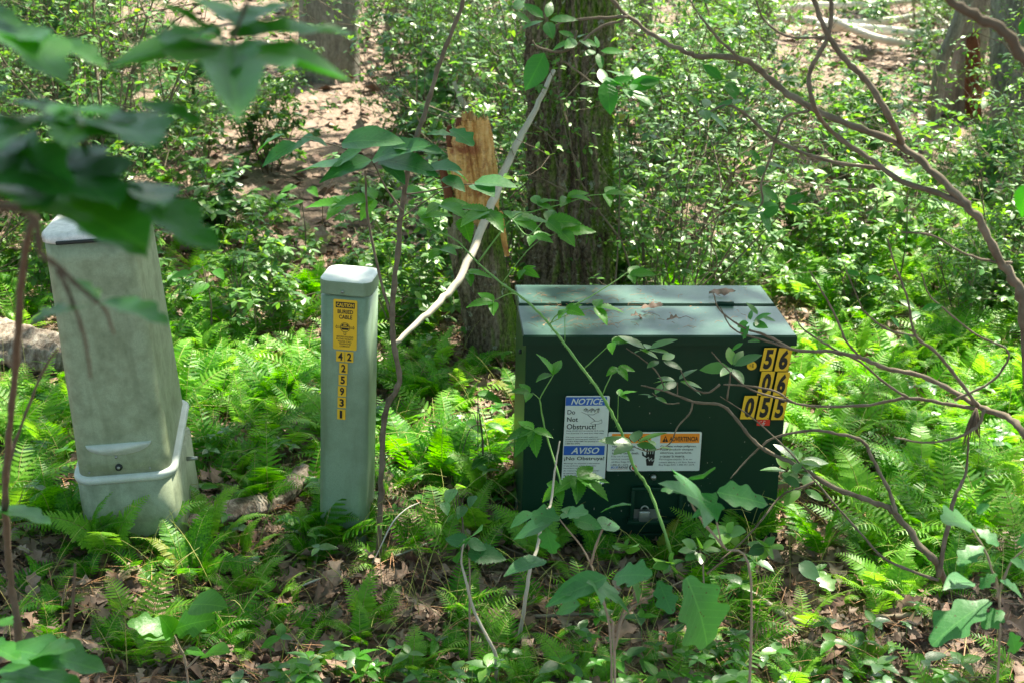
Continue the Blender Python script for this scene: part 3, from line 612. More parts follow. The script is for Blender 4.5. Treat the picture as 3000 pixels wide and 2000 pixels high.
# ================================================================ SMALL CABLE PEDESTAL
def small_pedestal():
    c = at(1016, 824, 4.17); zt = float(c[2]); base = (c[0]-.026, c[1]+.085, 0); w0 = .158
    e = empty('cable_pedestal', base, (R(0), R(1.7), R(-6)))
    tag(e, 'slim mint green post pedestal with yellow caution sticker and column of numbers', 'cable pedestal')
    zb = float(gh(base[0], base[1]))-.05
    b = MB(); b.loft([rrect(w0, .165, .030, z) for z in (zb, .02, .3, .6, zt-.055)]); b.box((0, -.083, .02), (.05, .004, .03), .001); b.build('body', [M['pedgreen']], e)
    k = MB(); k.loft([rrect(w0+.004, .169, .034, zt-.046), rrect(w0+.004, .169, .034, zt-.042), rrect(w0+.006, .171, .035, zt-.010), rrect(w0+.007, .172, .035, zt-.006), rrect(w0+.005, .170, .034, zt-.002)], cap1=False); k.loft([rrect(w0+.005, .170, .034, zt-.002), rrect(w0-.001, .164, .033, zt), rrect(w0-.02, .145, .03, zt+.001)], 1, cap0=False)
    o = k.build('cap', [M['pedgreen'], M['pedcap']], e); o['label'] = 'domed steel cap, top whitened for skylight'
    s_ = MB(); s_.tube([(-.005, -.084, zt-.034), (-.005, -.089, zt-.034)], .005, 10); s_.build('screw', [M['steel']], e)
    Mi = np.array(e.matrix_basis.inverted())
    fy = -.0835
    def loc(px, py): r = Mi[:3, :3] @ ray(px, py); q = Mi[:3, :3] @ CP+Mi[:3, 3]; return q+r*((fy-q[1])/r[1])
    def sheet(px, py): p = loc(px, py); return Sheet((p[0], fy, p[2]), (1, 0, 0), (0, 0, 1), (0, -1, 0)), p
    s, p0 = sheet(976, 1021); p1 = loc(1047, 881); w = p1[0]-p0[0]; h = p1[2]-p0[2]; Y = lambda f: h*(1-f)
    s.plate(0, 0, w, h, 0, r=.005); s.plate(w*.10, Y(.165), w*.9, Y(.05), 1, .0018, .0021); s.text('CAUTION', w*.14, Y(.145), w*.86, Y(.07), 0, .0024, .03)
    s.text('BURIED', w*.18, Y(.28), w*.84, Y(.2), 1, .0022, .03); s.text('CABLE', w*.24, Y(.385), w*.80, Y(.305), 1, .0022, .03)
    cx, cy, rr = w*.5, Y(.55), w*.2
    s.line([(cx+rr*math.cos(a), cy+rr*math.sin(a)) for a in np.linspace(0, 6.28, 22)], .0014, 1, .0021)
    s.poly([(cx-rr*.85, cy+rr*.25), (cx+rr*.85, cy+rr*.25), (cx+rr*.5, cy+rr*.75), (cx-rr*.5, cy+rr*.75)], 1, .0023); s.poly([(cx-rr*.4, cy+rr*.35), (cx+rr*.4, cy+rr*.35), (cx+rr*.3, cy+rr*.6), (cx-rr*.3, cy+rr*.6)], 0, .0026)
    s.poly([(cx-rr*.7, cy-rr*.55), (cx+rr*.7, cy-rr*.55), (cx+rr*.8, cy-rr*.15), (cx-rr*.8, cy-rr*.15)], 1, .0023)
    s.line([(cx-rr*1.75, cy+rr*.15), (cx+rr*1.75, cy+rr*.15)], .0014, 1, .0025); s.line([(cx-rr*1.75, cy-.002), (cx+rr*1.75, cy-.002)], .0014, 1, .0025)
    for sg in (-1, 1): s.line([(cx+sg*rr*1.75, cy+rr*.4), (cx+sg*rr*1.95, cy), (cx+sg*rr*1.75, cy-rr*.3)], .0018, 1, .0026)
    s.line([(cx-.003, cy-rr), (cx-.003, cy-rr*1.6), (cx+.003, cy-rr*1.6), (cx+.003, cy-rr)], .0016, 1, .0024)
    for i, (t, k1) in enumerate((('BEFORE DIGGING', .35), ('IN THIS VICINITY', .36), ('PLEASE CALL', .29), ('TELEPHONE', .25), ('COMPANY', .22))): s.text(t, w*(.5-k1), Y(.755+.047*i), w*(.5+k1), Y(.722+.047*i), 1, .0022, .02)
    o = s.build('caution_sticker', [M['yellow'], M['black']], e); o['label'] = 'yellow caution buried cable sticker'
    for t, px, py in (('4', 985, 1057), ('2', 1011, 1059), ('2', 994, 1092), ('5', 992, 1126), ('9', 990, 1159), ('3', 989, 1192), ('1', 988, 1226)):
        s, p0 = sheet(px, py); w = .0265; h = .035; s.plate(0, 0, w, h, 0, .0006+.0001*(px % 4), .0015+.0001*(px % 4), r=.001); s.text(t, w*(.25 if t != '1' else .32), h*.12, w*(.78 if t != '1' else .62), h*.88, 1, .0024, .035)
        s.build('number_sticker', [M['yellow'], M['black']], e)
small_pedestal()

# ================================================================ LARGE LEANING PEDESTAL
def large_pedestal():
    c = at(252, 680, 3.98); zt = float(c[2]); base = (c[0]+.060, c[1]+.21, 0)
    e = empty('utility_pedestal', base, (R(0), R(-4.3), R(4.5)))
    tag(e, 'large weathered grey green fibreglass pedestal leaning left, with skylight painted into its pale top', 'utility pedestal')
    zg = float(gh(base[0], base[1]))-.06; zr = .34; r = .05
    b = MB(); b.loft([rrect(.312, .42, .06, zg), rrect(.306, .42, .06, zr-.02)]); b.build('base', [M['weathered']], e)
    rg = MB()                            # pale moulded rim that dips across the front and climbs along the sides
    def rim_z(x, y): return zr-.012+.075*sstep(-.19, .12, y)*sstep(.06, .13, abs(x))
    rings = []
    for dr, dz in ((-.03, .015), (.001, .014), (.007, .008), (.008, 0), (.004, -.010), (-.03, -.02)):
        q = rrect(.306+2*dr, .42+2*dr, .06+dr, 0, k=8); q2 = []
        for x, y, z in q: q2.append((x, y, float(rim_z(x, y))+dz))
        rings.append(np.array(q2))
    rg.loft(rings, cap0=False, cap1=False); rg.build('rim', [M['paleridge']], e)
    h = MB(); rr = []
    for t in np.linspace(0, 1, 14):
        z = zr-.005+(zt-.03-zr)*t; w = .284-.024*t; d = .405-.02*t; q = rrect(w, d, r, z, 0, 0, 8)
        bulge = .006*math.exp(-((t-.055)/.05)**2)      # soft ledge near the foot of the hood
        q[:, 1] -= bulge*(q[:, 1] < 0)
        rr.append(q)
    h.loft(rr); h.build('hood', [M['weathered']], e)
    tp = MB(); w, d = .266, .392
    tp.loft([rrect(w-.02, d-.02, .045, zt-.034, k=8), rrect(w+.004, d+.004, .05, zt-.026, k=8), rrect(w+.006, d+.006, .05, zt-.012, k=8), rrect(w, d, .05, zt-.003, k=8), rrect(w-.03, d-.03, .04, zt+.004, k=8)])
    o = tp.build('top', [M['skylit']], e); o['label'] = 'chalky white top of the pedestal, skylight put into its colour'
    v = MB(); v.box((-.01, -d/2-.003, zt-.026), (.15, .012, .010), .002); v.build('vent', [M['rubber']], e)
    fy = -.2055
    a = MB(); aa = np.linspace(0, np.pi, 15)
    q = [(.10*math.cos(t), fy-.001, zr+.105) for t in aa]+[(.10*math.cos(t)*-1, fy-.001, zr+.105-.035*math.sin(t)) for t in aa[1:-1]]
    V = [(x, y-.0006+.003*((z-zr-.09)/.03), z) for x, y, z in q]; V2 = [(x*.96, y-.005, z+.003*0) for x, y, z in q]; n = len(V)
    V3 = [(x*1.02, fy+.01, z) for x, y, z in q]; j = np.arange(n); k = (j+1) % n
    a.add(V3+V2, [np.array([range(n, 2*n)]), np.stack([j, k, k+n, j+n], 1)]); o = a.build('ledge', [M['paleridge']], e)
    s_ = MB(); s_.tube([(-.008, fy+.004, zr+.028), (-.008, fy-.007, zr+.028)], [.0115, .0105], 18); s_.build('lock', [M['rubber']], e)
    s_ = MB(); s_.tube([(-.008, fy-.005, zr+.028), (-.008, fy-.010, zr+.028)], .0055, 6); s_.build('lock_bolt', [M['steel']], e)
    s_ = MB(); s_.tube([(-.012, fy+.002, zr+.062), (-.012, fy-.004, zr+.062)], .0045, 12); s_.build('rivet', [M['steel']], e)
    for sx_ in (-.10, .085):
        s_ = MB(); s_.tube([(sx_, fy+.002, zr+.016), (sx_, fy-.003, zr+.016)], .003, 8); s_.build('screw', [M['steel']], e)
    s_ = MB(); s_.tube([(.165, -.03, .30), (.20, -.03, .30)], [.008, .006], 8); s_.build('side_bolt', [M['steel']], e)
large_pedestal()

# ================================================================ TREES
def trunk_mesh(pts, rads, nside=96, nz=160, depth=.02, freq=15, seed=1, flare=.5, top=None):
    C = curve(pts, 12); s = np.linspace(0, len(C)-1, nz); C = np.stack([np.interp(s, range(len(C)), C[:, i]) for i in range(3)], 1)
    rr = np.interp(np.linspace(0, 1, nz), np.linspace(0, 1, len(rads)), rads); a = np.arange(nside)*2*np.pi/nside
    A, Zi = np.meshgrid(a, C[:, 2]); L = Zi
    wob = .35*np.sin(L*2.3+seed)+.25*np.sin(L*5.1+A*2)+.12*np.sin(L*13+A*3)
    rid = np.abs(np.sin(A*freq/2+wob*2.2+.6*np.sin(L*7+A*5)))
    rid2 = np.abs(np.sin(A*freq+wob*3+1.3*np.sin(L*11+3*A)))
    brk = .5+.5*np.sin(L*38+4*np.sin(A*freq/2)+3*np.sin(A*3+L*4))
    nz_ = depth*(rid*.7+rid2*.35)*(.75+.25*brk)+depth*.25*np.random.default_rng(seed).normal(size=A.shape)*.5
    rad = rr[:, None]*(1+.05*np.sin(A*3+seed)+.03*np.sin(A*5+L))+nz_-depth*.5
    zb = C[0, 2]; rad = rad*(1+flare*np.exp(-(L-zb)/.16)*(.6+.4*np.sin(A*5+seed)))
    V = np.stack([C[:, 0:1]+rad*np.cos(A), C[:, 1:2]+rad*np.sin(A), L], -1)
    return V
def loft_add(mb, V, mi=0): mb.loft(list(V), mi)

TREES = []                              # (x, y) of trunks whose crowns shade the place
def oak():
    b = G(1668, 900); y = 6.55; pts = []; rads = []
    for py, w in ((905, 300), (860, 275), (600, 262), (300, 262), (0, 272)):
        p = at((1540+1795)/2+(5 if py < 300 else 0), py, y); pts.append(p); rads.append(w/2/FPX*math.dist(p, CP)*.87)
    z0 = float(gh(pts[0][0], y))-.08; pts[0] = np.array([pts[1][0]-.0, y, z0]); d = pts[-1]-pts[-2]
    for k in range(1, 5): pts.append(pts[4]+np.array([.05*k, .02*k, 1.9*k])); rads.append(rads[4]*(1-.1*k))
    V = trunk_mesh(pts, rads, 220, 520, .042, 19, 3, .25)
    e = empty('oak_tree', (pts[1][0], y, 0)); TREES.append((e, pts[1][0], y, 8.5, 'oak'))
    tag(e, 'big mossy tree trunk with deeply ridged bark rising behind the green cabinet', 'tree')
    mb = MB(); loft_add(mb, V-np.array([pts[1][0], y, 0])); mb.build('trunk', [M['oakbark']], e)
    lm = MB()
    for k in range(60):                 # small shelf fungi and lichen flakes
        i = rng.integers(20, 240); j = rng.integers(0, 180); p = V[i, j]-np.array([pts[1][0], y, 0]); o_ = nrm(np.array([p[0], p[1], 0])); 
        lm.inst(T_quad, (p+o_*.002)[None], o_+np.array([0, 0, .25]), (0, 0, 1), rng.uniform(.012, .03))
    lm.build('lichen', [M['pale']], e)
oak()

def bg_tree(label, pts_px, rad_px, y, mat, depth=.012, freq=14, seed=1, name='tree', nside=48, leanr=None, extra=None, crown=True):
    pts = []; rads = []
    for (px, py), rp in zip(pts_px, rad_px):
        p = at(px, py, y); pts.append(p); rads.append(rp/FPX*math.dist(p, CP))
    x0 = pts[0][0]; zg = float(gh(x0, y)); dv = (pts[1]-pts[0])/(pts[1][2]-pts[0][2]); pts[0] = pts[0]+dv*(zg-.1-pts[0][2])
    dv = (pts[-1]-pts[-2]); dv = dv/max(dv[2], .2); 
    for k in range(1, 4): pts.append(pts[len(pts_px)-1]+dv*2.6*k*np.array([.8, .8, 1])); rads.append(rads[len(pts_px)-1]*(1-.13*k))
    V = trunk_mesh(pts, rads, nside, 150, depth, freq, seed, .25)
    e = empty(name, (pts[0][0], y, zg)); tag(e, label, 'tree')
    mb = MB(); loft_add(mb, V-np.array([pts[0][0], y, zg])); mb.build('trunk', [mat], e)
    if crown: TREES.append((e, pts[-1][0], pts[-1][1], pts[-1][2], name))
    return e, pts, rads
bg_tree('thick grey tree trunk behind the shrubs at the upper left', [(955, 330), (955, 200), (960, 0)], [88, 84, 82], 12.5, M['greybark'], .012, 16, 2)
bg_tree('thin pinkish trunk just left of the thick grey trunk', [(848, 300), (850, 150), (845, 0)], [12, 11, 11], 15, M['pinkbark'], .004, 10, 3)
bg_tree('slim grey trunk between the thick grey trunk and the mossy one', [(1130, 360), (1145, 200), (1150, 0)], [22, 20, 19], 13.5, M['greybark'], .006, 12, 4)
bg_tree('grey trunk just right of the big mossy tree', [(1880, 420), (1880, 200), (1890, 0)], [30, 28, 26], 14, M['greybark'], .008, 12, 5)
bg_tree('grey brown trunk at the top edge in front of the white fallen tree', [(2240, 300), (2240, 150), (2243, 0)], [28, 27, 26], 14.5, M['greybark'], .008, 12, 6)
bg_tree('dark trunk standing behind the laurel branches, left of the grey brown trunk', [(2045, 420), (2048, 200), (2050, 0)], [18, 17, 16], 14, M['darktwig'], .006, 10, 7)
bg_tree('lichen covered grey trunk leaning right at the upper right', [(2728, 400), (2760, 180), (2830, 0)], [17, 17, 18], 11.5, M['greybark'], .006, 10, 8)
e_, p_, r_ = bg_tree('leaning pinkish tree with a split of red rotten wood at the upper right', [(2780, 400), (2830, 200), (2870, 0)], [44, 42, 40], 12.0, M['pinkbark'], .008, 10, 9)
mb = MB(); V = trunk_mesh([at(2850, 420, 11.72), at(2852, 300, 11.72), at(2852, 120, 11.78), at(2860, 90, 11.85)], [.06, .065, .05, .01], 40, 60, .012, 12, 11, 0); loft_add(mb, V-np.array(e_.location)); mb.build('rotten_wood', [M['redwood']], e_)
bg_tree('dark ridged tree at the upper right corner wrapped in laurel leaves', [(2960, 520), (2955, 250), (2955, 0)], [52, 46, 46], 10.5, M['greybark'], .014, 14, 10)
bg_tree('slender trunk at the right edge behind the dark ridged tree', [(2985, 620), (2975, 300), (2990, 0)], [18, 18, 18], 14, M['greybark'], .006, 10, 12)

def stump():
    y = 6.0; e0 = at(1440, 1085, y); zg = float(gh(e0[0], y)); e = empty('broken_stump', (e0[0], y, zg))
    tag(e, 'snapped tree stump with torn orange wood standing left of the mossy tree', 'tree stump')
    off = np.array([e0[0], y, zg])
    def ringed(pp, rp, name, mat, jag, seed, nside=90, nz=80, depth=.008, yy=y, jdepth=.1, open_=False):
        pts = [at(px, py, yy) for px, py in pp]; rads = [r/FPX*math.dist(p, CP) for r, p in zip(rp, pts)]
        V = trunk_mesh(pts, rads, nside, nz, depth, 16, seed, 0); r = np.random.default_rng(seed)
        a = np.arange(nside)*2*np.pi/nside; top = jag(a)+r.normal(0, .006, nside)     # jagged broken rim: cut height per angle
        zt = V[-1, 0, 2]
        for j in range(nside):
            cut = zt-max(0, top[j]); m = V[:, j, 2] > cut; V[m, j, 2] = cut+.0006*np.arange(m.sum())
            if m.any(): i0 = np.argmax(m); V[m, j, :2] = V[i0, j, :2]+(np.mean(V[i0, :, :2], 0)-V[i0, j, :2])*np.linspace(0, .55, m.sum())[:, None]
            if m.any(): V[m, j, 2] -= jdepth*np.linspace(0, 1, m.sum())
        mb = MB(); mb.loft(list(V-off)); return mb.build(name, [mat], e)
    ringed([(1445, 1110), (1440, 950), (1400, 750), (1388, 560)], [78, 74, 76, 74], 'bark', M['oakbark'], lambda a: .03+.09*(np.sin(a*2+1)**2)*(np.sin(a) < .3)+.03*np.abs(np.sin(a*5)), 5, 110, 120, .016)
    ringed([(1402, 760), (1392, 560), (1376, 440), (1362, 322)], [50, 60, 63, 57], 'torn_wood', M['rawwood'], lambda a: .01+.10*sstep(.1, .8, -np.cos(a))+.05*sstep(.75, 1, np.sin(a*1.0+4.2)*-1)+.012*np.abs(np.sin(a*4.5))+.01*np.abs(np.sin(a*11)), 8, 150, 200, .022, jdepth=.2)
    for pp, rp, s_, mt in (([(1486, 750), (1475, 690), (1466, 620)], [6, 8, 4], 21, 'rawwood'), ([(1318, 590), (1305, 530), (1290, 470)], [14, 12, 5], 22, 'redwood'), ([(1348, 400), (1348, 370), (1346, 345)], [14, 12, 6], 23, 'redwood'), ([(1322, 430), (1318, 390), (1316, 368)], [12, 11, 5], 24, 'redwood')):
        pts = [at(px, py, y-.13 if s_ == 21 else y-.05) for px, py in pp]; V = trunk_mesh(pts, [r/FPX*6.4 for r in rp], 24, 30, .006, 8, s_, 0); mb = MB(); mb.loft(list(V-off)); mb.build('splinter', [M[mt]], e)
stump()

def stick(name, label, cat, pts, rad, mat, group=None, n=8, jit=.06, extra=(), cuts=6, wig=.10):
    C = curve(pts, cuts); rr = np.interp(np.linspace(0, 1, len(C)), np.linspace(0, 1, len(rad)), rad)
    C = C+rng.normal(0, 1, C.shape)*rr[:, None]*wig; mb = MB(); mb.tube(C, rr, n, jit=jit)
    for ep, er in extra:
        c2 = curve(ep, 5); mb.tube(c2, np.interp(np.linspace(0, 1, len(c2)), np.linspace(0, 1, len(er)), er), 6, jit=jit)
    o = mb.build(name, [mat], origin=C[0]); return tag(o, label, cat, group)
stick('dead_branch', 'long pale barkless branch leaning against the mossy tree', 'dead branch', [at(1155, 1010, 5.0), at(1240, 930, 5.15), at(1310, 860, 5.3), at(1370, 770, 5.45), at(1440, 600, 5.75), at(1500, 450, 6.0), at(1560, 340, 6.15), at(1622, 205, 6.28)], [.009, .012, .014, .016, .0175, .0155, .013, .009], M['pale'], n=10, wig=.14)
# logs
def log(label, a, b, r, mat, seed, cat='log', sq=.8):
    a = np.array(a, float); b = np.array(b, float); n = 60; ns = 40; t = nrm(b-a); u = nrm(np.cross(t, [0, 0, 1])); v = np.cross(u, t); rg = np.random.default_rng(seed)
    A = np.arange(ns)*2*np.pi/ns; rings = []
    for i in range(n):
        s = i/(n-1); c = a+(b-a)*s+u*.02*math.sin(s*5+seed)+v*.015*math.sin(s*7); rr = r*(1+.08*np.sin(A*3+s*4)+.05*np.sin(A*7+s*9+seed)+.04*rg.normal(size=ns))*(1-.15*s)*(1 if 0 < i < n-1 else .6)
        rings.append(c-a+(np.cos(A)*rr)[:, None]*u+(np.sin(A)*rr*sq)[:, None]*v)
    mb = MB(); mb.loft(rings); o = mb.build('fallen_log', [mat]); o.location = a; return tag(o, label, cat)
log('rough brown rotting log lying behind the large leaning pedestal', G(-260, 1050, .12), G(300, 1120, .12), .125, M['palebark'], 3)
p1 = G(560, 1590, .03); p2 = G(905, 1425, .05); log('pale grey rotting log lying between the two pedestals', p1, p2, .046, M['palebark'], 5)

# white fallen tree and branches in the far right background
def fallen_tree():
    e0 = at(2150, 90, 15.5); e = empty('fallen_tree', e0); tag(e, 'bleached white fallen tree with bare branches lying across the upper right', 'fallen tree')
    def br(P, r, nm):
        C = curve([at(*q)-e0 for q in P], 6); m = MB(); m.tube(C, np.linspace(r[0], r[1], len(C)), 9, jit=.06); m.build(nm, [M['white']], e)
    br([(2130, 60, 15.5), (2300, 55, 15.5), (2450, 70, 15.3), (2620, 60, 15), (2790, 20, 15)], (.06, .035), 'trunk')
    br([(2180, 45, 15.8), (2350, 20, 15.8), (2520, 15, 15.6), (2700, 0, 15.5)], (.05, .03), 'limb')
    br([(2400, 75, 15.2), (2600, 90, 14.6), (2700, 100, 14.4), (2800, 92, 14.3)], (.055, .03), 'limb')
    br([(2440, 60, 15), (2560, 110, 14.5), (2680, 135, 14.2), (2780, 180, 14)], (.045, .03), 'limb')
    br([(2690, -30, 15), (2740, 50, 14.8), (2800, 90, 14.5)], (.05, .035), 'limb')
    br([(2770, -20, 14.4), (2790, 40, 14.4), (2800, 80, 14.4)], (.02, .01), 'limb')
    br([(2690, 262, 13), (2790, 255, 13), (2850, 230, 13)], (.03, .02), 'limb')
    br([(2680, 310, 12.6), (2780, 305, 12.6)], (.03, .015), 'limb')
fallen_tree()
stick('dead_branch', 'pale fallen branch lying behind the torn stump, left of the mossy tree', 'dead branch', [at(1400, 70, 12.5), at(1480, 85, 12.4), at(1560, 130, 12.2), at(1600, 180, 12)], [.05, .055, .05, .03], M['white'])
stick('dead_branch', 'short pale stick pointing up left behind the torn stump', 'dead branch', [at(1330, 240, 8.4), at(1350, 290, 8.4), at(1375, 330, 8.4)], [.012, .016, .014], M['pale'])

# far wood beyond the frame so that the place holds from other positions
for i in range(16):
    x = [-14, -10, -6.5, -3, 1, 4.5, 8, 12, -17, 15, -9, 9, -12, 7, -8, 18][i]; y = [16, 20, 22, 25, 24, 26, 22, 17, 10, 11, 12, 13, 5, 9, 27, 20][i]+rng.uniform(-1, 1)
    z = float(gh(x, y)); r = rng.uniform(.13, .26); e = empty('tree', (x, y, z)); V = trunk_mesh([(0, 0, -.1), (rng.normal(0, .1), 0, 2), (rng.normal(0, .2), 0, 5), (rng.normal(0, .4), rng.normal(0, .4), 10)], [r, r*.95, r*.85, r*.5], 24, 50, .015, 12, i+30, .3)
    mb = MB(); mb.loft(list(V)); mb.build('trunk', [M['greybark']], e); tag(e, 'tall grey barked forest tree standing far back in the wood', 'tree', 'far forest trees'); TREES.append((e, x, y, 9, 'far'))

# crowns: unseen leaves added overhead, shaped to cast the sun and shade below, gaps where the photograph shows sun on the ground
def crowns():
    N = 150000
    x = rng.uniform(-17, 19, N); y = rng.uniform(-8, 34, N); z = rng.uniform(6.0, 10.5, N)+.15*np.clip(y-20, 0, 20)
    q = np.stack([x, y, z], 1)-SD*((z-.4)/SD[2])[:, None]; qx, qy = q[:, 0], q[:, 1]
    f = fn(qx, qy, 1.1, 3)+.75*fn(qx, qy, 2.9, 5)+.45*fn(qx, qy, 6.5, 8)       # gaps in the leaf cover along the sun's path
    lit = 1.9*np.exp(-(((qx-2.3)/1.4)**2+((qy-6.0)/1.7)**2))+1.1*np.exp(-(((qx+.8)/1.0)**2+((qy-5.8)/1.0)**2))+.6*np.exp(-(((qx+.1)/.5)**2+((qy-5.1)/.6)**2))+.9*sstep(8.5, 13, qy)*sstep(-6, 1, qx)+.45*sstep(8, 11, qy)+.35*sstep(6.3, 7.5, qy)
    shade = 1.1*sstep(4.4, 3.3, qy)+.9*np.exp(-(((qx-.6)/1.7)**2+((qy-4.0)/1.0)**2))+.9*np.exp(-(((qx+1.0)/1.0)**2+((qy-3.9)/.8)**2))
    keep = f+lit-shade < .38
    keep &= fn(x, y, .8, 14)+.5*fn(x, y, 2.1, 15) > -.75+1.1*sstep(13, 20, y)
    x, y, z = x[keep], y[keep], z[keep]; T = np.array([(t[1], t[2]) for t in TREES])
    own = np.argmin((x[:, None]-T[None, :, 0])**2+(y[:, None]-T[None, :, 1])**2, 1)
    for i, t in enumerate(TREES):
        m = own == i
        if not m.any(): continue
        P = np.stack([x[m], y[m], z[m]], 1)-np.array(t[0].location); k = len(P); mb = MB()
        mb.inst(T_quad, P, rng.normal(0, 1, (k, 3))*np.array([1, 1, .35]), rng.normal(0, .45, (k, 3))+np.array([0, 0, 1]), rng.uniform(.12, .26, k), 0)
        c0 = np.array([t[1], t[2], t[3]])-np.array(t[0].location)
        for b in range(5):
            tgt = P[rng.integers(0, k)]; mb.tube(curve([c0-np.array([0, 0, 2.5]), (c0+tgt)/2+np.array([0, 0, -.3]), tgt], 4), np.linspace(.06, .012, 9), 5, 1, cap=False)
        mb.build('crown', [M['canopy'], M['greybark']], t[0])
crowns()

# ================================================================ BACKGROUND SHRUBS
def occupied(x, y):
    for cx, cy, r in ((1.2, 6.55, .35), (-.05, 6.0, .3)):
        if math.hypot(x-cx, y-cy) < r: return True
    return False
vars_ = [shrub_thing('laurel_shrub', 100+i, H, n, .10, T_laurel, M['laurel'], M['darktwig'], whorl=(6, 9), spread=sp, levels=2, stemr=.008) for i, (H, n, sp) in enumerate(((.75, 7, .7), (.9, 8, .8), (1.1, 8, .7), (.6, 7, .9), (1.25, 7, .6), (1.0, 9, .9)))]
vars2 = [shrub_thing('leafy_shrub', 140+i, H, 8, .06, T_small, M['leafy'], M['twig'], whorl=(5, 9), spread=.9, levels=2, stemr=.005, droop=.2) for i, H in enumerate((.55, .8, .45))]
def place(v, x, y, s, label, cat, group, first):
    o = v if first else copy_tree(v); o.location = (x, y, float(gh(x, y))); o.rotation_euler = (rng.normal(0, .06), rng.normal(0, .06), rng.uniform(0, 6.28)); o.scale = (s, s, s*rng.uniform(.85, 1.1)); tag(o, label, cat, group); return o
used = set(); placed = []
def scatter(vs, N, ymin, ymax, label, cat, group, key, smin, smax, mind, xf=None, hlim=None):
    k = 0; tries = 0
    while k < N and tries < N*60:
        tries += 1; y = ymin+(ymax-ymin)*rng.random(); x = rng.uniform(-1, 1)*(y*.40+.35)
        if occupied(x, y) or (xf and not xf(x, y)): continue
        s = rng.uniform(smin, smax); 
        if any((x-a)**2+(y-b)**2 < (mind*(.6+.04*y))**2 for a, b in placed): continue
        tp_ = proj(np.array([x, y, float(gh(x, y))+hlim*s]))[0]
        if any(a-60 < tp_[0] < b+60 and tp_[1] < pb-20 and y < ty for a, b, pb, ty in ((850, 1060, 290, 12.5), (2300, 2680, 60, 15), (2690, 3000, 330, 12), (1860, 1910, 200, 14), (1080, 1170, 200, 13), (300, 800, 90, 30))): continue
        placed.append((x, y)); i = rng.integers(len(vs)); first = (key, i) not in used; used.add((key, i))
        L_, G_ = bgl({'a': 'glossy laurel shrub', 'b': 'leafy shrub', 'c': 'twiggy sparse shrub'}[key], x, y, s); place(vs[i], x, y, s, L_, cat, G_, first); k += 1
def bgl(what, x, y, s_):
    px = proj(np.array([x, y, float(gh(x, y))+.4]))[0][0]
    c = next(t for v, t in ((250, 'at the far left edge'), (520, 'behind the large pedestal'), (820, 'between the two pedestals'), (1080, 'behind the slim pedestal'), (1320, 'left of the torn stump'), (1560, 'between stump and mossy tree'), (1900, 'right of the mossy tree'), (2250, 'behind the cabinet lid'), (2620, 'right of the cabinet'), (99999, 'at the far right edge')) if px < v)
    r = 'in the nearest row' if y < 8.6 else ('second row back' if y < 10.5 else ('midway up the picture' if y < 13 else 'far back near the top'))
    z = 'low ' if s_ < .72 else ('tall ' if s_ > .92 else '')
    return z+what+' '+c+', '+r, what+'s '+c+', '+r
def zone(x, y):
    p = proj(np.array([x, y, float(gh(x, y))+.4]))[0][0]; return 0 if p < 1200 else (1 if p < 1800 else 2)
ZL = ['evergreen laurel shrub with glossy whorled leaves on the slope behind the pedestals', 'evergreen laurel shrub with glossy leaves around the mossy trunk and stump', 'evergreen laurel shrub with glossy leaves in the thicket behind the green cabinet']
ZG = ['laurel shrubs behind the pedestals', 'laurel shrubs around the mossy trunk', 'laurel shrubs behind the cabinet']
scatter(vars_, 84, 7.4, 19.5, lambda x, y: ZL[zone(x, y)], 'laurel shrub', lambda x, y: ZG[zone(x, y)], 'a', .6, .95, .72, hlim=1.55, xf=lambda x, y: not (y < 9 and x > 1.0))
ZL2 = ['low light green leafy shrub among the laurels left of the stump', 'low light green leafy shrub near the foot of the mossy tree', 'low light green leafy shrub behind the ferns right of the cabinet']
ZG2 = ['low leafy shrubs left', 'low leafy shrubs near the mossy tree', 'low leafy shrubs right']
scatter(vars2, 52, 6.2, 12, lambda x, y: ZL2[zone(x, y)], 'leafy shrub', lambda x, y: ZG2[zone(x, y)], 'b', .7, 1.2, .55, hlim=1.0)
vars3 = [shrub_thing('bare_shrub', 170+i, H, 9, .05, T_small, M['leafy'], M['branch'], whorl=(2, 5), spread=.8, levels=3, stemr=.008) for i, H in enumerate((1.6, 1.2, 1.8))]
for v in vars3: pass
def bare_label(x, y): return ['twiggy grey stemmed shrub with few leaves behind the pedestals', 'twiggy grey stemmed shrub with few leaves near the mossy tree', 'twiggy grey stemmed shrub with few leaves beyond the cabinet'][zone(x, y)]
placed.clear()
scatter(vars3, 44, 6.3, 15, bare_label, 'bare shrub', lambda x, y: ['bare shrubs behind the pedestals', 'bare shrubs near the mossy tree', 'bare shrubs beyond the cabinet'][zone(x, y)], 'c', .7, 1.1, .9, hlim=1.9)
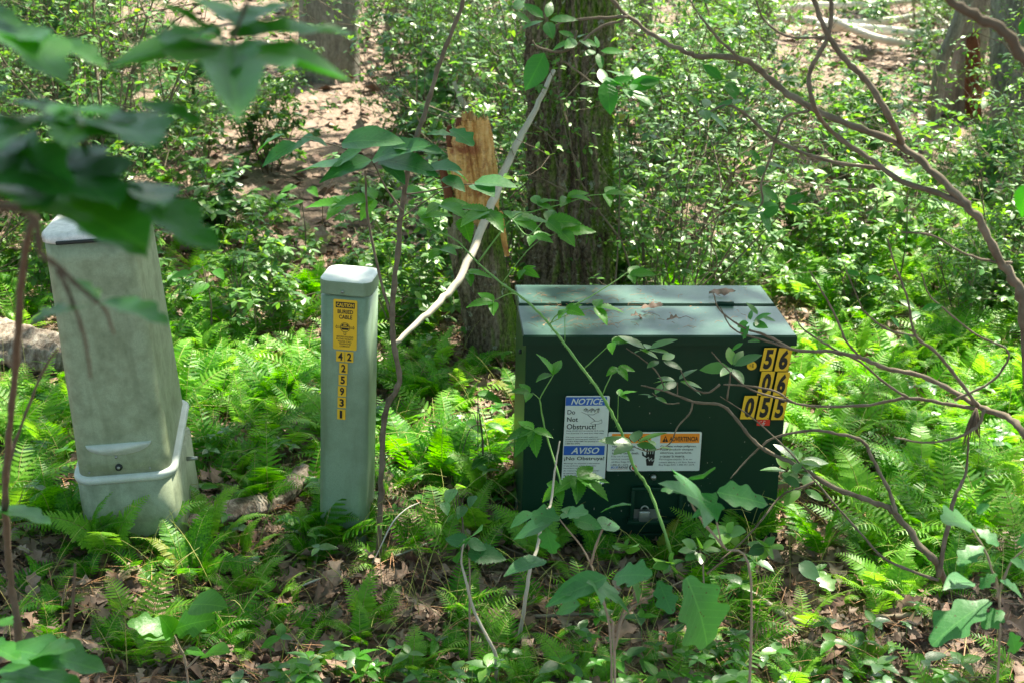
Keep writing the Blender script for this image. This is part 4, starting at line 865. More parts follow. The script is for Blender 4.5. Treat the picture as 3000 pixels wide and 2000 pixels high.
# feathery pine sapling at upper left
def pine_sapling(px, py, y, H, seed, label):
    rg = np.random.default_rng(seed); x = at(px, py, y)[0]; z = float(gh(x, y)); e = empty('pine_sapling', (x, y, z)); tag(e, label, 'pine sapling', 'pine saplings')
    st = MB(); nd = MB(); st.tube([(0, 0, -.05), (.02, 0, H*.5), (0, .02, H)], [.018, .012, .004], 6); P = []; D = []
    for k in range(34):
        h = H*rg.uniform(.1, .98); a = rg.uniform(0, 6.28); l = (H-h)*.5+.18; t = np.array([math.cos(a)*l, math.sin(a)*l, h+l*.3]); C = curve([(0, 0, h), (math.cos(a)*l*.5, math.sin(a)*l*.5, h+l*.12), t], 5); st.tube(C, np.linspace(.006, .002, len(C)), 4, cap=False)
        for c in C[2:]:
            for _ in range(22): P.append(c+rg.normal(0, .012, 3)); D.append(nrm(rg.normal(0, 1, 3)+nrm(t)*.6+np.array([0, 0, .25])))
    Tn = (np.array([(-.012, 0, 0), (.012, 0, 0), (.004, 1, -.08), (-.004, 1, -.08)]), [np.array([[0, 1, 2, 3]])])
    nd.inst(Tn, np.array(P), np.array(D), rg.normal(0, 1, (len(P), 3)), rg.uniform(.07, .12, len(P))); st.build('stem', [M['darktwig']], e); nd.build('needles', [M['needle']], e)
for a in ((160, 300, 9.5, 1.1, 1, 'feathery pine sapling at the left edge above the large pedestal'), (330, 260, 10.5, 1.1, 2, 'feathery pine sapling just right of the one at the left edge'), (560, 300, 9.8, .8, 3, 'small feathery pine sapling nearest the thick grey trunk'), (60, 150, 11.5, 1.2, 4, 'feathery pine sapling in the far upper left corner'), (2900, 560, 9.0, .5, 5, 'low feathery pine sapling beneath the leaning pinkish tree')): pine_sapling(*a)

# ================================================================ FERNS
fa = [fern_mesh(300+i, nf, L, pin, m) for i, (nf, L, pin, m) in enumerate(((5, .30, 9, M['fern']), (6, .35, 9, M['fern']), (4, .27, 12, M['fern']), (5, .32, 9, M['fernpale']), (4, .40, 12, M['fernpale']), (6, .26, 9, M['fern'])))]
fused = set()
blobs = [  # px, py, rx, ry, weight : where ferns grow thick in the photograph
    (700, 1120, 260, 330, 1.6), (2700, 1060, 420, 360, 2.2), (1230, 1080, 170, 250, 1.3), (300, 1560, 380, 140, .9), (60, 1250, 160, 200, 1.2), (60, 850, 120, 150, 1.2), (2550, 1500, 420, 190, 1.0), (900, 1650, 300, 160, .7),
    (1300, 1750, 260, 200, .6), (500, 1920, 500, 130, .6), (1500, 1930, 400, 120, .7), (2450, 1930, 600, 110, .6), (2100, 800, 500, 90, 1.2), (1700, 1700, 260, 90, .6), (200, 700, 200, 120, .6), (1500, 1980, 1600, 200, .5), (350, 1700, 450, 200, .5), (1250, 1600, 350, 120, .35), (2500, 1650, 500, 120, .6), (1400, 1300, 90, 250, .8), (2750, 1560, 280, 130, 1.2), (1300, 1560, 260, 60, .6), (2300, 1600, 230, 110, 1.3), (1750, 1680, 300, 70, .9), (600, 1780, 500, 90, .5), (1500, 1500, 60, 120, .8)]
def fdens(px, py):
    g = gap(px, py)
    return max(0, sum(w*math.exp(-(((px-a)/rx)**2+((py-b)/ry)**2)) for a, b, rx, ry, w in blobs)*(1-.93*g)*(1 if py < 1450 else .8))
nf_ = 0; fp = []; tries = 0
ROWS = ((1780, 'along the bottom edge'), (1600, 'in the foreground'), (1400, 'just ahead of the boxes'), (1150, 'level with their feet'), (950, 'level with their middles'), (800, 'level with the lid'), (0, 'at the back'))
COLS = ((420, 'below the large leaning pedestal'), (920, 'between the two pedestals'), (1180, 'by the slim pedestal'), (1530, 'between slim pedestal and cabinet'), (1950, 'by the left half of the cabinet'), (2340, 'by the right half of the cabinet'), (2680, 'right of the cabinet'), (9999, 'near the right edge'))
def fzone(px, py, i, sc):
    r = next(t for v, t in ROWS if py > v or v == 0); c = next(t for v, t in COLS if px < v)
    adj = ('small ' if sc < .75 else ('large ' if sc > .98 else ''))+('pale' if i in (3, 4) else 'deep green')
    return adj+' fern '+c+', '+r, 'ferns '+c+', '+r
while nf_ < 288 and tries < 40000:
    tries += 1; y = 3.35+6.2*rng.random()**1.1; x = rng.uniform(-1, 1)*(y*.39+.1); z = float(gh(x, y)); px, py = proj(np.array([x, y, z+.12]))[0]
    if rng.random() > fdens(px, py)*.8: continue
    # keep footprints of the boxes and the line of sight to their faces clear
    if .05 < x < 1.15 and 3.75 < y < 4.9: continue
    if -1.4 < x < -.95 and 3.98 < y < 4.5: continue
    if -.62 < x < -.42 and 4.22 < y < 4.55: continue
    if occupied(x, y) or any((x-a)**2+(y-b)**2 < .09**2 for a, b in fp): continue
    s = rng.uniform(.5, .98)
    if y < 3.9: s *= .62
    elif y < 4.3 and (-1.5 < x < -.35 or 0 < x < 1.2): s *= .6
    fp.append((x, y)); i = rng.integers(len(fa)) if px < 2200 else (rng.integers(3, 5) if rng.random() < .5 else rng.integers(len(fa)))  # more pale ferns at right, sunlit highlights put into leaf colour
    o = fa[i] if i not in fused else fa[i].copy()
    if i in fused: COL.objects.link(o)
    fused.add(i); o.location = (x, y, z-.01); o.rotation_euler = (rng.normal(0, .12), rng.normal(0, .12), rng.uniform(0, 6.28)); o.scale = (s,)*3
    l, g = fzone(px, py, i, s); tag(o, l, 'fern', g); nf_ += 1
def fern_cover():
    mb = MB(); k = 0
    while k < 680:
        y = 3.35+6.6*rng.random()**1.0; x = rng.uniform(-1, 1)*(y*.40+.1); z = float(gh(x, y)); px, py = proj(np.array([x, y, z+.1]))[0]
        if rng.random() > fdens(px, py)*.7 or occupied(x, y): continue
        if (.05 < x < 1.15 and 4.0 < y < 4.9) or (-1.4 < x < -.95 and 3.98 < y < 4.5) or (-.62 < x < -.42 and 4.22 < y < 4.55): continue
        k += 1; L = rng.uniform(.16, .34)*(.7 if y < 4.1 else 1); a0 = rng.uniform(0, 6.28); mi = 1 if rng.random() < .3+.3*(px > 2300) else 0  # pale share rises at right, painting sunlight as leaf colour
        for j in range(rng.integers(3, 6)): frond(mb, np.array([x, y, z]), a0+j*1.6+rng.normal(0, .3), L*rng.uniform(.7, 1.1), R(rng.uniform(35, 80)), R(rng.uniform(40, 95)), rng.uniform(.24, .34), 15, 0, mi, rng.uniform(-.5, .5))
    tag(mb.build('fern_cover', [M['fern'], M['fernpale'], M['stalk']]), 'low mass of small ferns filling the gaps between the larger ferns', 'fern cover', kind='stuff')
fern_cover()
for k_, (px, py, i, sc, lab) in enumerate(((330, 1640, 4, .62, 'feathery pale fern standing against the foot of the large pedestal'), (640, 1600, 3, .6, 'upright pale fern beside the log near the large pedestal'), (1005, 1600, 0, .72, 'fern leaning over the foot of the slim pedestal'),
    (430, 1600, 0, .6, 'deep green fern arching across the base rim of the large pedestal'), (160, 1560, 2, .8, 'fern at the left foot of the large pedestal'), (2230, 1600, 2, .7, 'dark fern in front of the right foot of the green cabinet'), (1330, 1420, 1, .8, 'tall fern between the sapling and the green cabinet'), (560, 1700, 5, .7, 'bright fern in the litter below the large pedestal'), (930, 1580, 2, .6, 'small fern at the left foot of the slim pedestal'), (1590, 1640, 3, .6, 'lacy fern in front of the left foot of the green cabinet'), (1760, 1650, 0, .6, 'deep green fern in front of the padlock of the green cabinet'), (1930, 1650, 5, .65, 'fern under the big lobed leaf in front of the cabinet'), (2120, 1650, 4, .55, 'pale fern under the warning sign at the cabinet base'), (2400, 1640, 1, .7, 'bushy fern just right of the cabinet foot'), (1060, 1590, 5, .55, 'small fern at the right foot of the slim pedestal'), (250, 1610, 1, .6, 'bushy fern covering the left base corner of the large pedestal'))):
    g_ = G(px, py); o = fa[i].copy(); COL.objects.link(o); o.location = g_; o.rotation_euler = (rng.normal(0, .1), rng.normal(0, .1), rng.uniform(0, 6.28)); o.scale = (sc*1.3, sc*1.3, sc*1.45); tag(o, lab, 'fern', 'ferns singled out around the boxes')
for i, o in enumerate(fa):
    if i not in fused: bpy.data.objects.remove(o)

# ================================================================ PLANTS PLACED BY THE PHOTOGRAPH
class Plant:
    def __init__(s, name, label, cat, root, stem, leaf, group=None):
        s.e = empty(name, root); s.o = np.array(root, float); tag(s.e, label, cat, group); s.st = MB(); s.lf = MB(); s.sm = stem; s.lm = leaf; s.k = 1
    def stem(s, P, r, n=6, jit=.05, cuts=6, wig=.12):
        C = curve([np.asarray(p)-s.o for p in P], cuts); rr = np.interp(np.linspace(0, 1, len(C)), np.linspace(0, 1, len(r)), r)
        rr = rr*(1+.16*np.sin(np.arange(len(C))*2.1+len(C))); C = C+rng.normal(0, 1, C.shape)*rr[:, None]*max(wig, .16); s.st.tube(C, rr, n, jit=jit); return C
    def leaf(s, a, b, T=T_ovate, up=None, w=1.0, pet=0, tilt=0):   # a -> b: base and tip points
        a = np.asarray(a)-s.o; b = np.asarray(b)-s.o; d = b-a; L = np.linalg.norm(d)
        u = np.array([rng.normal(0, .2), -.35+rng.normal(0, .15), 1.0]) if up is None else np.asarray(up, float)
        TV, TF = T; TV = TV*np.array([w, 1, 1]); s.lf.inst((TV, TF), a[None], d, u, L)
    def whorl(s, c, L, n, T=T_laurel, ax=(0, -.2, 1), el=(-.2, .6)):
        c = np.asarray(c)-s.o; ax = nrm(ax); u = nrm(np.cross(ax, [1, .2, .1])); v = np.cross(ax, u); a0 = rng.uniform(0, 6.28)
        for i in range(n):
            a = a0+i*2*np.pi/n+rng.normal(0, .25); e_ = rng.uniform(*el); d = (math.cos(a)*u+math.sin(a)*v)*math.cos(e_)+ax*math.sin(e_)
            s.lf.inst(T, (c+d*.008)[None], d, ax+rng.normal(0, .25, 3), L*rng.uniform(.7, 1.15))
    def tri(s, c, d, L, T=T_serr, n=3, up=(0, -.25, 1)):            # compound leaf
        c = np.asarray(c)-s.o; d = nrm(d); sd = nrm(np.cross(d, up)); up = np.array(up)+rng.normal(0, .2, 3)
        angs = {3: (-1.15, 0, 1.15), 5: (-1.7, -.8, 0, .8, 1.7)}[n]
        for a in angs: s.lf.inst(T, (c+d*.004)[None], d*math.cos(a)+sd*math.sin(a)+np.array([0, 0, rng.uniform(-.15, .15)]), up, L*(1-.22*abs(a)/1.2)*rng.uniform(.9, 1.1))
    def done(s):
        if s.st.V: s.st.build('stem', [s.sm], s.e)
        if s.lf.V: s.lf.build('leaves', [s.lm], s.e)
A = at
# --- thin sapling in front of the gap between slim pedestal and stump
p = G(1112, 1640); Y0 = p[1]; s = Plant('sapling', 'thin brown forked sapling between the slim pedestal and the stump, grey green leaves', 'sapling', p, M['branch'], M['blue'])
s.stem([p-np.array([0, 0, .03]), A(1112, 1500, Y0), A(1120, 1330, Y0), A(1130, 1200, Y0), A(1170, 1120, Y0), A(1155, 1010, Y0), A(1148, 900, Y0), A(1170, 700, Y0+.02), A(1185, 560, Y0+.02), A(1215, 420, Y0+.03), A(1245, 330, Y0+.03), A(1290, 180, Y0+.03), A(1345, 40, Y0+.03), A(1365, -40, Y0+.03)], [.009, .009, .009, .0085, .0085, .008, .0075, .007, .006, .005], 8)
s.stem([A(1145, 920, Y0), A(1115, 820, Y0), A(1078, 640, Y0), A(1070, 500, Y0-.05)], [.005, .004, .003])
s.stem([A(1178, 620, Y0), A(1130, 550, Y0), A(1090, 470, Y0)], [.004, .003, .002]); s.stem([A(1190, 570, Y0), A(1260, 560, Y0), A(1330, 545, Y0), A(1390, 540, Y0)], [.003, .002, .0015])
s.stem([A(1160, 650, Y0), A(1230, 600, Y0), A(1300, 555, Y0)], [.003, .002, .0015]); s.stem([A(1090, 470, Y0), A(960, 420, Y0), A(800, 405, Y0)], [.003, .002, .0015])
for (ax, ay), (bx, by), T, wd in (((1090, 470), (1240, 395), T_ovate, 1), ((1150, 430), (1300, 420), T_ovate, 1), ((1000, 420), (1170, 385), T_ovate, 1.1), ((920, 405), (820, 445), T_ovate, 1.1), ((830, 395), (740, 425), T_oak, .9), ((960, 430), (900, 390), T_ovate, .9), ((1060, 440), (960, 480), T_ovate, 1.1), ((1090, 470), (930, 505), T_ovate, 1.1), ((1110, 470), (1280, 480), T_ovate, 1.2), ((1120, 470), (1190, 520), T_ovate, 1), ((1290, 490), (1380, 510), T_ovate, 1.1), ((1240, 500), (1340, 470), T_ovate, .9), ((1320, 380), (1380, 405), T_oak, 1.0), ((1390, 540), (1445, 555), T_ovate, 1.2), ((1300, 520), (1360, 545), T_ovate, 1), ((1390, 535), (1510, 525), T_ovate, 1), ((1250, 395), (1320, 380), T_oak, 1.2), ((1020, 490), (860, 470), T_ovate, 1.1), ((1200, 440), (1270, 430), T_ovate, 1.3), ((870, 420), (760, 470), T_ovate, 1)):
    s.leaf(A(ax, ay, Y0-.05), A(bx, by, Y0-.05-rng.uniform(-.08, .1)), T, None, wd)
s.done()
# --- bramble with a long arching cane across the cabinet
p = G(1985, 1690); s = Plant('bramble', 'long arching thorny bramble cane crossing in front of the green cabinet', 'bramble', p, M['cane'], M['lime'])
Yb = 3.95; cane = [p-np.array([0, 0, .02]), A(1960, 1600, 3.85), A(1905, 1440, Yb), A(1860, 1370, Yb), A(1815, 1255, Yb), A(1765, 1160, Yb), A(1700, 1070, Yb+.02), A(1610, 950, Yb+.06), A(1540, 880, Yb+.1), A(1470, 830, Yb+.15), A(1400, 770, Yb+.2), A(1330, 700, Yb+.25), A(1230, 660, Yb+.3)]
C = s.stem(cane, [.0052, .0052, .005, .0046, .004, .0034, .0026, .0018], 8, .03, 8, .03)
for i in range(4, len(C)-2):
    for _ in range(2): d = nrm(rng.normal(0, 1, 3)); s.st.tube([C[i]+d*.003, C[i]+d*.011+np.array([0, 0, -.003])], [.0012, .0001], 3, cap=False)
def side(pp, r=(.0022, .0015)): return s.stem([A(*q) for q in pp], r, 5, .03, 5, .05)
side([(1610, 950, Yb), (1640, 915, Yb), (1710, 880, Yb), (1780, 838, Yb+.05), (1850, 790, Yb+.1)]); side([(1655, 1000, Yb), (1655, 920, Yb)], (.0012, .001)); side([(1615, 945, Yb), (1680, 915, Yb), (1740, 900, Yb)], (.0016, .001))
side([(1712, 1078, Yb), (1790, 1005, Yb)], (.002, .0012)); side([(1765, 1155, Yb), (1790, 1100, Yb), (1808, 1075, Yb)], (.002, .0012)); side([(1810, 1235, Yb), (1812, 1150, Yb-.02)], (.0015, .001))
side([(1540, 880, Yb), (1500, 860, Yb), (1450, 880, Yb)], (.0015, .001)); side([(1645, 1470, Yb-.1), (1640, 1400, Yb-.1), (1600, 1270, Yb), (1583, 1180, Yb), (1585, 1160, Yb), (1620, 1100, Yb)], (.004, .0015)); side([(1583, 1170, Yb), (1560, 1150, Yb)], (.0015, .001))
side([(1400, 770, Yb+.2), (1500, 640, Yb+.2), (1560, 620, Yb+.2), (1660, 595, Yb+.2), (1720, 575, Yb+.2), (1770, 570, Yb+.2)], (.003, .0012)); side([(1230, 660, Yb+.3), (1180, 630, Yb+.3), (1100, 590, Yb+.3)], (.002, .001)); side([(1500, 640, Yb+.2), (1545, 690, Yb), (1590, 650, Yb)], (.0015, .001)); side([(1470, 830, Yb+.1), (1560, 720, Yb+.1), (1640, 680, Yb+.1)], (.0018, .001))
for px, py, dx, dy, L, n, yy in ((1655, 905, .3, .2, .06, 3, Yb), (1790, 1002, .6, .5, .055, 3, Yb), (1740, 900, 1, .2, .075, 3, Yb), (1840, 805, 1, .3, .06, 3, Yb), (1808, 1075, .2, -.2, .055, 3, Yb), (1812, 1160, .3, .5, .045, 3, Yb-.02), (1622, 1100, -.1, .6, .07, 3, Yb), (1555, 1150, -.4, .3, .055, 3, Yb), (1565, 1255, -.2, -.5, .085, 5, Yb-.02), (1690, 1395, .3, -.2, .10, 5, Yb-.08), (1640, 1420, -.2, -.6, .06, 3, Yb-.1),
    (1450, 885, -1, .1, .07, 3, Yb), (1500, 645, .4, .1, .10, 3, Yb+.2), (1600, 650, .8, .4, .085, 3, Yb+.1), (1640, 680, 1, .5, .09, 3, Yb+.1), (1560, 690, .6, .2, .06, 3, Yb), (1660, 580, .6, .3, .06, 3, Yb+.2), (1770, 568, .8, .3, .05, 3, Yb+.2), (1350, 640, .5, .3, .09, 3, Yb+.25), (1290, 730, .3, .2, .06, 3, Yb+.3), (1100, 585, -.6, .1, .09, 3, Yb+.3), (1230, 640, .2, .2, .07, 3, Yb+.3), (1010, 600, -1, .1, .08, 3, Yb+.35), (1180, 560, .4, .4, .07, 3, Yb+.4), (1430, 620, -.4, .2, .09, 3, Yb+.25), (1570, 600, .3, .4, .06, 3, Yb+.2), (1290, 600, .3, .3, .08, 3, Yb+.3), (1370, 800, .4, .1, .05, 3, Yb+.2), (1530, 790, .5, .1, .05, 3, Yb+.1)):
    s.tri(A(px, py, yy), (dx, rng.uniform(-.6, .2), dy*.3), L*(1.45 if yy > Yb+.12 else 1.2), T_serr, n)
s.done()
# --- laurel twigs in front of the cabinet (grey twigs, glossy whorls)
p = G(2790, 1720); Yr = 3.75; s = Plant('laurel_shrub', 'bare stemmed laurel rooted at the lower right, grey twigs reaching left across the cabinet', 'laurel shrub', p, M['branch'], M['laurel'])
s.stem([p-np.array([0, 0, .03]), A(2745, 1650, 3.62), A(2690, 1590, 3.66), A(2620, 1500, 3.72), A(2560, 1470, 3.75), A(2450, 1430, 3.8), A(2330, 1360, 3.85), A(2230, 1310, 3.88), A(2175, 1250, 3.88), A(2120, 1190, 3.9), A(2030, 1175, 3.9), A(1950, 1145, 3.9), A(1878, 1128, 3.9)], [.011, .0105, .01, .009, .008, .0075, .0065, .0055, .005, .0045, .004, .003, .002], 8)
s.stem([A(2625, 1505, 3.7), A(2605, 1440, 3.75), A(2560, 1350, 3.8), A(2525, 1290, 3.82), A(2450, 1270, 3.84), A(2370, 1260, 3.86), A(2260, 1285, 3.88), A(2190, 1345, 3.9), A(2140, 1400, 3.88)], [.007, .006, .0055, .005, .0045, .004, .003, .002], 6)
s.stem([A(2750, 1700, 3.6), A(2600, 1640, 3.65), A(2520, 1560, 3.7), A(2390, 1410, 3.8), A(2300, 1310, 3.85), A(2200, 1220, 3.88), A(2110, 1160, 3.9)], [.005, .004, .0035, .003, .0025, .002, .0015], 5)
s.stem([A(2750, 1690, 3.6), A(2790, 1480, 3.65), A(2830, 1380, 3.7), A(2838, 1250, 3.7)], [.008, .006, .004, .002], 6)
s.stem([A(2130, 1170, 3.9), A(2140, 1090, 3.9), A(2130, 1075, 3.9)], [.003, .002], 5); s.stem([A(2030, 1175, 3.9), A(2020, 1210, 3.9), A(1985, 1250, 3.9), A(1960, 1300, 3.9), A(1900, 1320, 3.88), A(1858, 1308, 3.88)], [.003, .0025, .002, .0015], 5)
s.stem([A(1950, 1145, 3.9), A(1925, 1090, 3.9), A(1880, 1050, 3.9), A(1835, 1020, 3.9)], [.0025, .002, .0015], 5); s.stem([A(1985, 1160, 3.9), A(1985, 1120, 3.9)], [.002, .0015], 5); s.stem([A(1990, 1180, 3.9), A(1950, 1180, 3.9), A(1910, 1150, 3.9)], [.002, .0015], 5)
s.stem([A(2385, 1410, 3.85), A(2340, 1430, 3.85), A(2290, 1450, 3.85), A(2240, 1510, 3.8), A(2180, 1580, 3.75), A(2110, 1640, 3.7)], [.004, .0035, .003, .0025], 5)
for px, py, L, n, yy in ((1895, 1025, .055, 5, 3.9), (1935, 1055, .05, 4, 3.9), (1985, 1115, .05, 6, 3.9), (2145, 1075, .055, 6, 3.9), (1915, 1160, .035, 4, 3.9), (1858, 1300, .06, 6, 3.86), (1925, 1310, .03, 3, 3.86), (2310, 1380, .05, 6, 3.85), (2340, 1350, .05, 5, 3.85), (2350, 1430, .05, 4, 3.85)): s.whorl(A(px, py, yy), L*1.5, n)
s.done()
# --- big out-of-focus laurel stems at the right, nearer the camera
Yn = 2.9; p = np.array([*A(3120, 1900, Yn)[:2], 0.]); p[2] = float(gh(p[0], p[1])); s = Plant('laurel_shrub', 'big crooked brown laurel stems sweeping in from the right edge above the cabinet', 'laurel shrub', p, M['branch'], M['front'])
s.stem([p, A(3080, 1600, Yn), A(3030, 1300, Yn), A(3005, 1000, Yn), A(2990, 850, Yn), A(2940, 780, Yn), A(2880, 660, Yn), A(2830, 600, Yn), A(2740, 510, Yn+.05), A(2640, 425, Yn+.1), A(2500, 370, Yn+.12), A(2370, 315, Yn+.15), A(2260, 235, Yn+.2), A(2175, 175, Yn+.2), A(2050, 165, Yn+.25), A(1990, 145, Yn+.25), A(1900, 95, Yn+.3), A(1790, 0, Yn+.3), A(1760, -60, Yn+.3)], [.016, .015, .014, .013, .0102, .0088, .0086, .0082, .0079, .0075, .0071, .0075, .0066, .006, .0052, .0046, .004, .003], 9, .10, 6, .22)
s.stem([A(2640, 420, Yn+.1), A(2610, 350, Yn), A(2540, 240, Yn), A(2480, 180, Yn), A(2430, 110, Yn), A(2390, 20, Yn), A(2370, -50, Yn)], [.0075, .007, .0065, .006, .005, .004], 7)
s.stem([A(2835, 605, Yn), A(2760, 570, Yn+.03), A(2640, 530, Yn+.06), A(2540, 460, Yn+.1), A(2440, 390, Yn+.12), A(2390, 320, Yn), A(2370, 220, Yn), A(2420, 120, Yn), A(2435, 40, Yn), A(2430, -40, Yn)], [.007, .0065, .006, .0055, .005, .005, .005, .0045, .004], 7)
s.stem([A(2580, 495, Yn+.1), A(2420, 470, Yn+.15), A(2270, 410, Yn+.2), A(2190, 340, Yn+.2), A(2120, 310, Yn+.2), A(2020, 370, Yn+.2)], [.0045, .004, .003, .002], 6)
s.stem([A(2370, 325, Yn+.15), A(2300, 345, Yn+.2), A(2275, 400, Yn+.2), A(2250, 480, Yn+.2), A(2230, 540, Yn+.2), A(2235, 590, Yn+.2), A(2215, 615, Yn+.2)], [.0035, .003, .0025, .002], 6)
s.stem([A(2175, 178, Yn+.2), A(2110, 120, Yn+.2), A(2060, 60, Yn+.2), A(2020, 0, Yn+.2)], [.004, .003, .002], 6); s.stem([A(2420, 110, Yn+.1), A(2310, 108, Yn+.15), A(2240, 60, Yn+.2), A(2215, 0, Yn+.2)], [.003, .0025, .002], 6)
s.stem([A(1840, 50, Yn+.3), A(1720, 55, Yn+.3), A(1640, 70, Yn+.3), A(1600, 110, Yn+.3)], [.004, .003, .002], 6); s.stem([A(1830, 60, Yn+.3), A(1760, 80, Yn+.3), A(1660, 150, Yn+.3), A(1580, 140, Yn+.3), A(1560, 120, Yn+.3)], [.0035, .003, .002], 6)
s.stem([A(1650, 180, Yn+.3), A(1700, 215, Yn+.3), A(1760, 260, Yn+.3), A(1820, 270, Yn+.3)], [.0025, .002, .0015], 6); s.stem([A(1690, 90, Yn+.3), A(1680, 150, Yn+.3), A(1690, 200, Yn+.3)], [.0025, .002], 6)
# lower fan of bare branches
s.stem([A(3020, 1290, Yn), A(2960, 1230, Yn+.1), A(2870, 1190, Yn+.2), A(2800, 1150, Yn+.25), A(2700, 1100, Yn+.3), A(2600, 1080, Yn+.3), A(2530, 1050, Yn+.3), A(2440, 1030, Yn+.35), A(2330, 1025, Yn+.4), A(2250, 985, Yn+.4), A(2180, 960, Yn+.4), A(2110, 910, Yn+.4), A(2090, 860, Yn+.4)], [.009, .008, .0065, .006, .0055, .005, .0045, .004, .003, .002, .0015], 7)
s.stem([A(2865, 1190, Yn+.2), A(2800, 1100, Yn+.2), A(2740, 1030, Yn+.2), A(2680, 980, Yn+.2), A(2660, 880, Yn+.2), A(2620, 770, Yn+.2), A(2600, 700, Yn+.2)], [.005, .0045, .004, .003, .0025, .002], 6)
s.stem([A(2860, 1195, Yn+.2), A(2760, 1180, Yn+.3), A(2660, 1165, Yn+.35), A(2550, 1185, Yn+.4), A(2420, 1190, Yn+.4), A(2330, 1180, Yn+.4), A(2270, 1145, Yn+.4), A(2190, 1130, Yn+.4), A(2120, 1125, Yn+.4)], [.005, .0045, .004, .0035, .003, .0025, .002], 6)
s.stem([A(2530, 1055, Yn+.3), A(2480, 1000, Yn+.3), A(2440, 910, Yn+.3), A(2400, 840, Yn+.3), A(2370, 790, Yn+.3)], [.0035, .003, .0025, .0015], 6); s.stem([A(2680, 985, Yn+.2), A(2600, 965, Yn+.2), A(2540, 920, Yn+.2), A(2520, 890, Yn+.2), A(2470, 770, Yn+.2)], [.003, .0025, .002, .0015], 6)
s.stem([A(2660, 1165, Yn+.35), A(2590, 1120, Yn+.35), A(2520, 1060, Yn+.35), A(2440, 1020, Yn+.35), A(2350, 960, Yn+.35), A(2325, 900, Yn+.35)], [.0035, .003, .0025, .0015], 6)
s.stem([A(2330, 1025, Yn+.4), A(2250, 1000, Yn+.4), A(2150, 965, Yn+.4), A(2110, 900, Yn+.4)], [.003, .0025, .0015], 6)
s.stem([A(2330, 1180, Yn+.4), A(2200, 1140, Yn+.4), A(2130, 1080, Yn+.4), A(2085, 1030, Yn+.4)], [.0028, .002, .0012], 6); s.stem([A(2110, 1125, Yn+.4), A(2070, 1150, Yn+.4), A(2020, 1130, Yn+.4), A(1995, 1085, Yn+.4)], [.0028, .002, .0015], 6)
s.stem([A(2885, 1200, Yn), A(2860, 1250, Yn), A(2790, 1285, Yn), A(2700, 1295, Yn), A(2620, 1280, Yn)], [.004, .003, .002], 6); s.stem([A(2800, 1170, Yn+.2), A(2900, 1120, Yn+.2), A(2950, 1060, Yn+.2), A(2945, 1020, Yn+.2), A(2860, 980, Yn+.2), A(2760, 900, Yn+.2), A(2720, 860, Yn+.2), A(2700, 800, Yn+.2)], [.003, .003, .0025, .0025, .002, .0015], 6)
s.stem([A(2965, 770, Yn), A(2900, 765, Yn), A(2820, 740, Yn), A(2730, 690, Yn), A(2640, 680, Yn)], [.003, .0025, .002], 6)
for px, py, L, n, yy in ((1600, 60, .065, 5, Yn+.3), (1690, 115, .055, 6, Yn+.3), (1750, 150, .05, 5, Yn+.3), (1830, 260, .075, 6, Yn+.3), (1860, 245, .06, 4, Yn+.3), (1770, 255, .06, 3, Yn+.3), (2120, 240, .05, 3, Yn+.2), (2170, 290, .055, 4, Yn+.2), (2060, 320, .06, 4, Yn+.2), (2225, 610, .06, 5, Yn+.2), (2290, 600, .06, 4, Yn+.2), (2235, 480, .045, 3, Yn+.2), (2200, 945, .05, 5, Yn+.4), (2225, 930, .045, 3, Yn+.4), (2530, 810, .045, 3, Yn+.2), (2690, 910, .05, 3, Yn+.2), (2640, 970, .04, 2, Yn+.2), (2660, 520, .05, 3, Yn+.1), (2185, 1000, .05, 3, Yn+.4), (1500, 30, .05, 3, Yn+.3)): s.whorl(A(px, py, yy), L, n, T_laurel, (rng.normal(0, .3), -.5, 1))
s.leaf(A(1595, 155, Yn+.25), A(1545, 262, Yn+.2), T_laurel, (.2, -1, .1), 1.35); s.leaf(A(1775, 235, Yn+.25), A(1790, 330, Yn+.2), T_laurel, (.1, -1, .1), 1.3)
s.done()
mb = MB()
for k in range(26): a = rng.uniform(0, 6.28); b0 = A(2860, 1195, Yn+.15); mb.tube([b0, b0+np.array([.012*math.cos(a), .012*math.sin(a), -.03-.03*rng.random()]), b0+np.array([.02*math.cos(a), .02*math.sin(a), -.06-.05*rng.random()])], [.003, .002, .0005], 4)
tag(mb.build('withered_tuft', [M['darktwig']]), 'withered dark brown leaf tuft hanging from the bare branches right of the cabinet', 'withered leaves')
p = np.array([*A(2900, 300, 2.4)[:2], 0.]); s = Plant('overhanging_branch', 'dark out of focus branch crossing the top right corner', 'branch', A(3080, 260, 2.3), M['darktwig'], M['front'])
s.stem([A(3080, 260, 2.3), A(3000, 175, 2.3), A(2940, 90, 2.3), A(2860, 50, 2.3), A(2790, 5, 2.3), A(2740, -40, 2.3)], [.010, .009, .008, .006], 7); s.leaf(A(2990, 100, 2.3), A(3050, 20, 2.3), T_ovate); s.leaf(A(3010, 540, 2.3), A(2985, 640, 2.3), T_ovate); s.done()

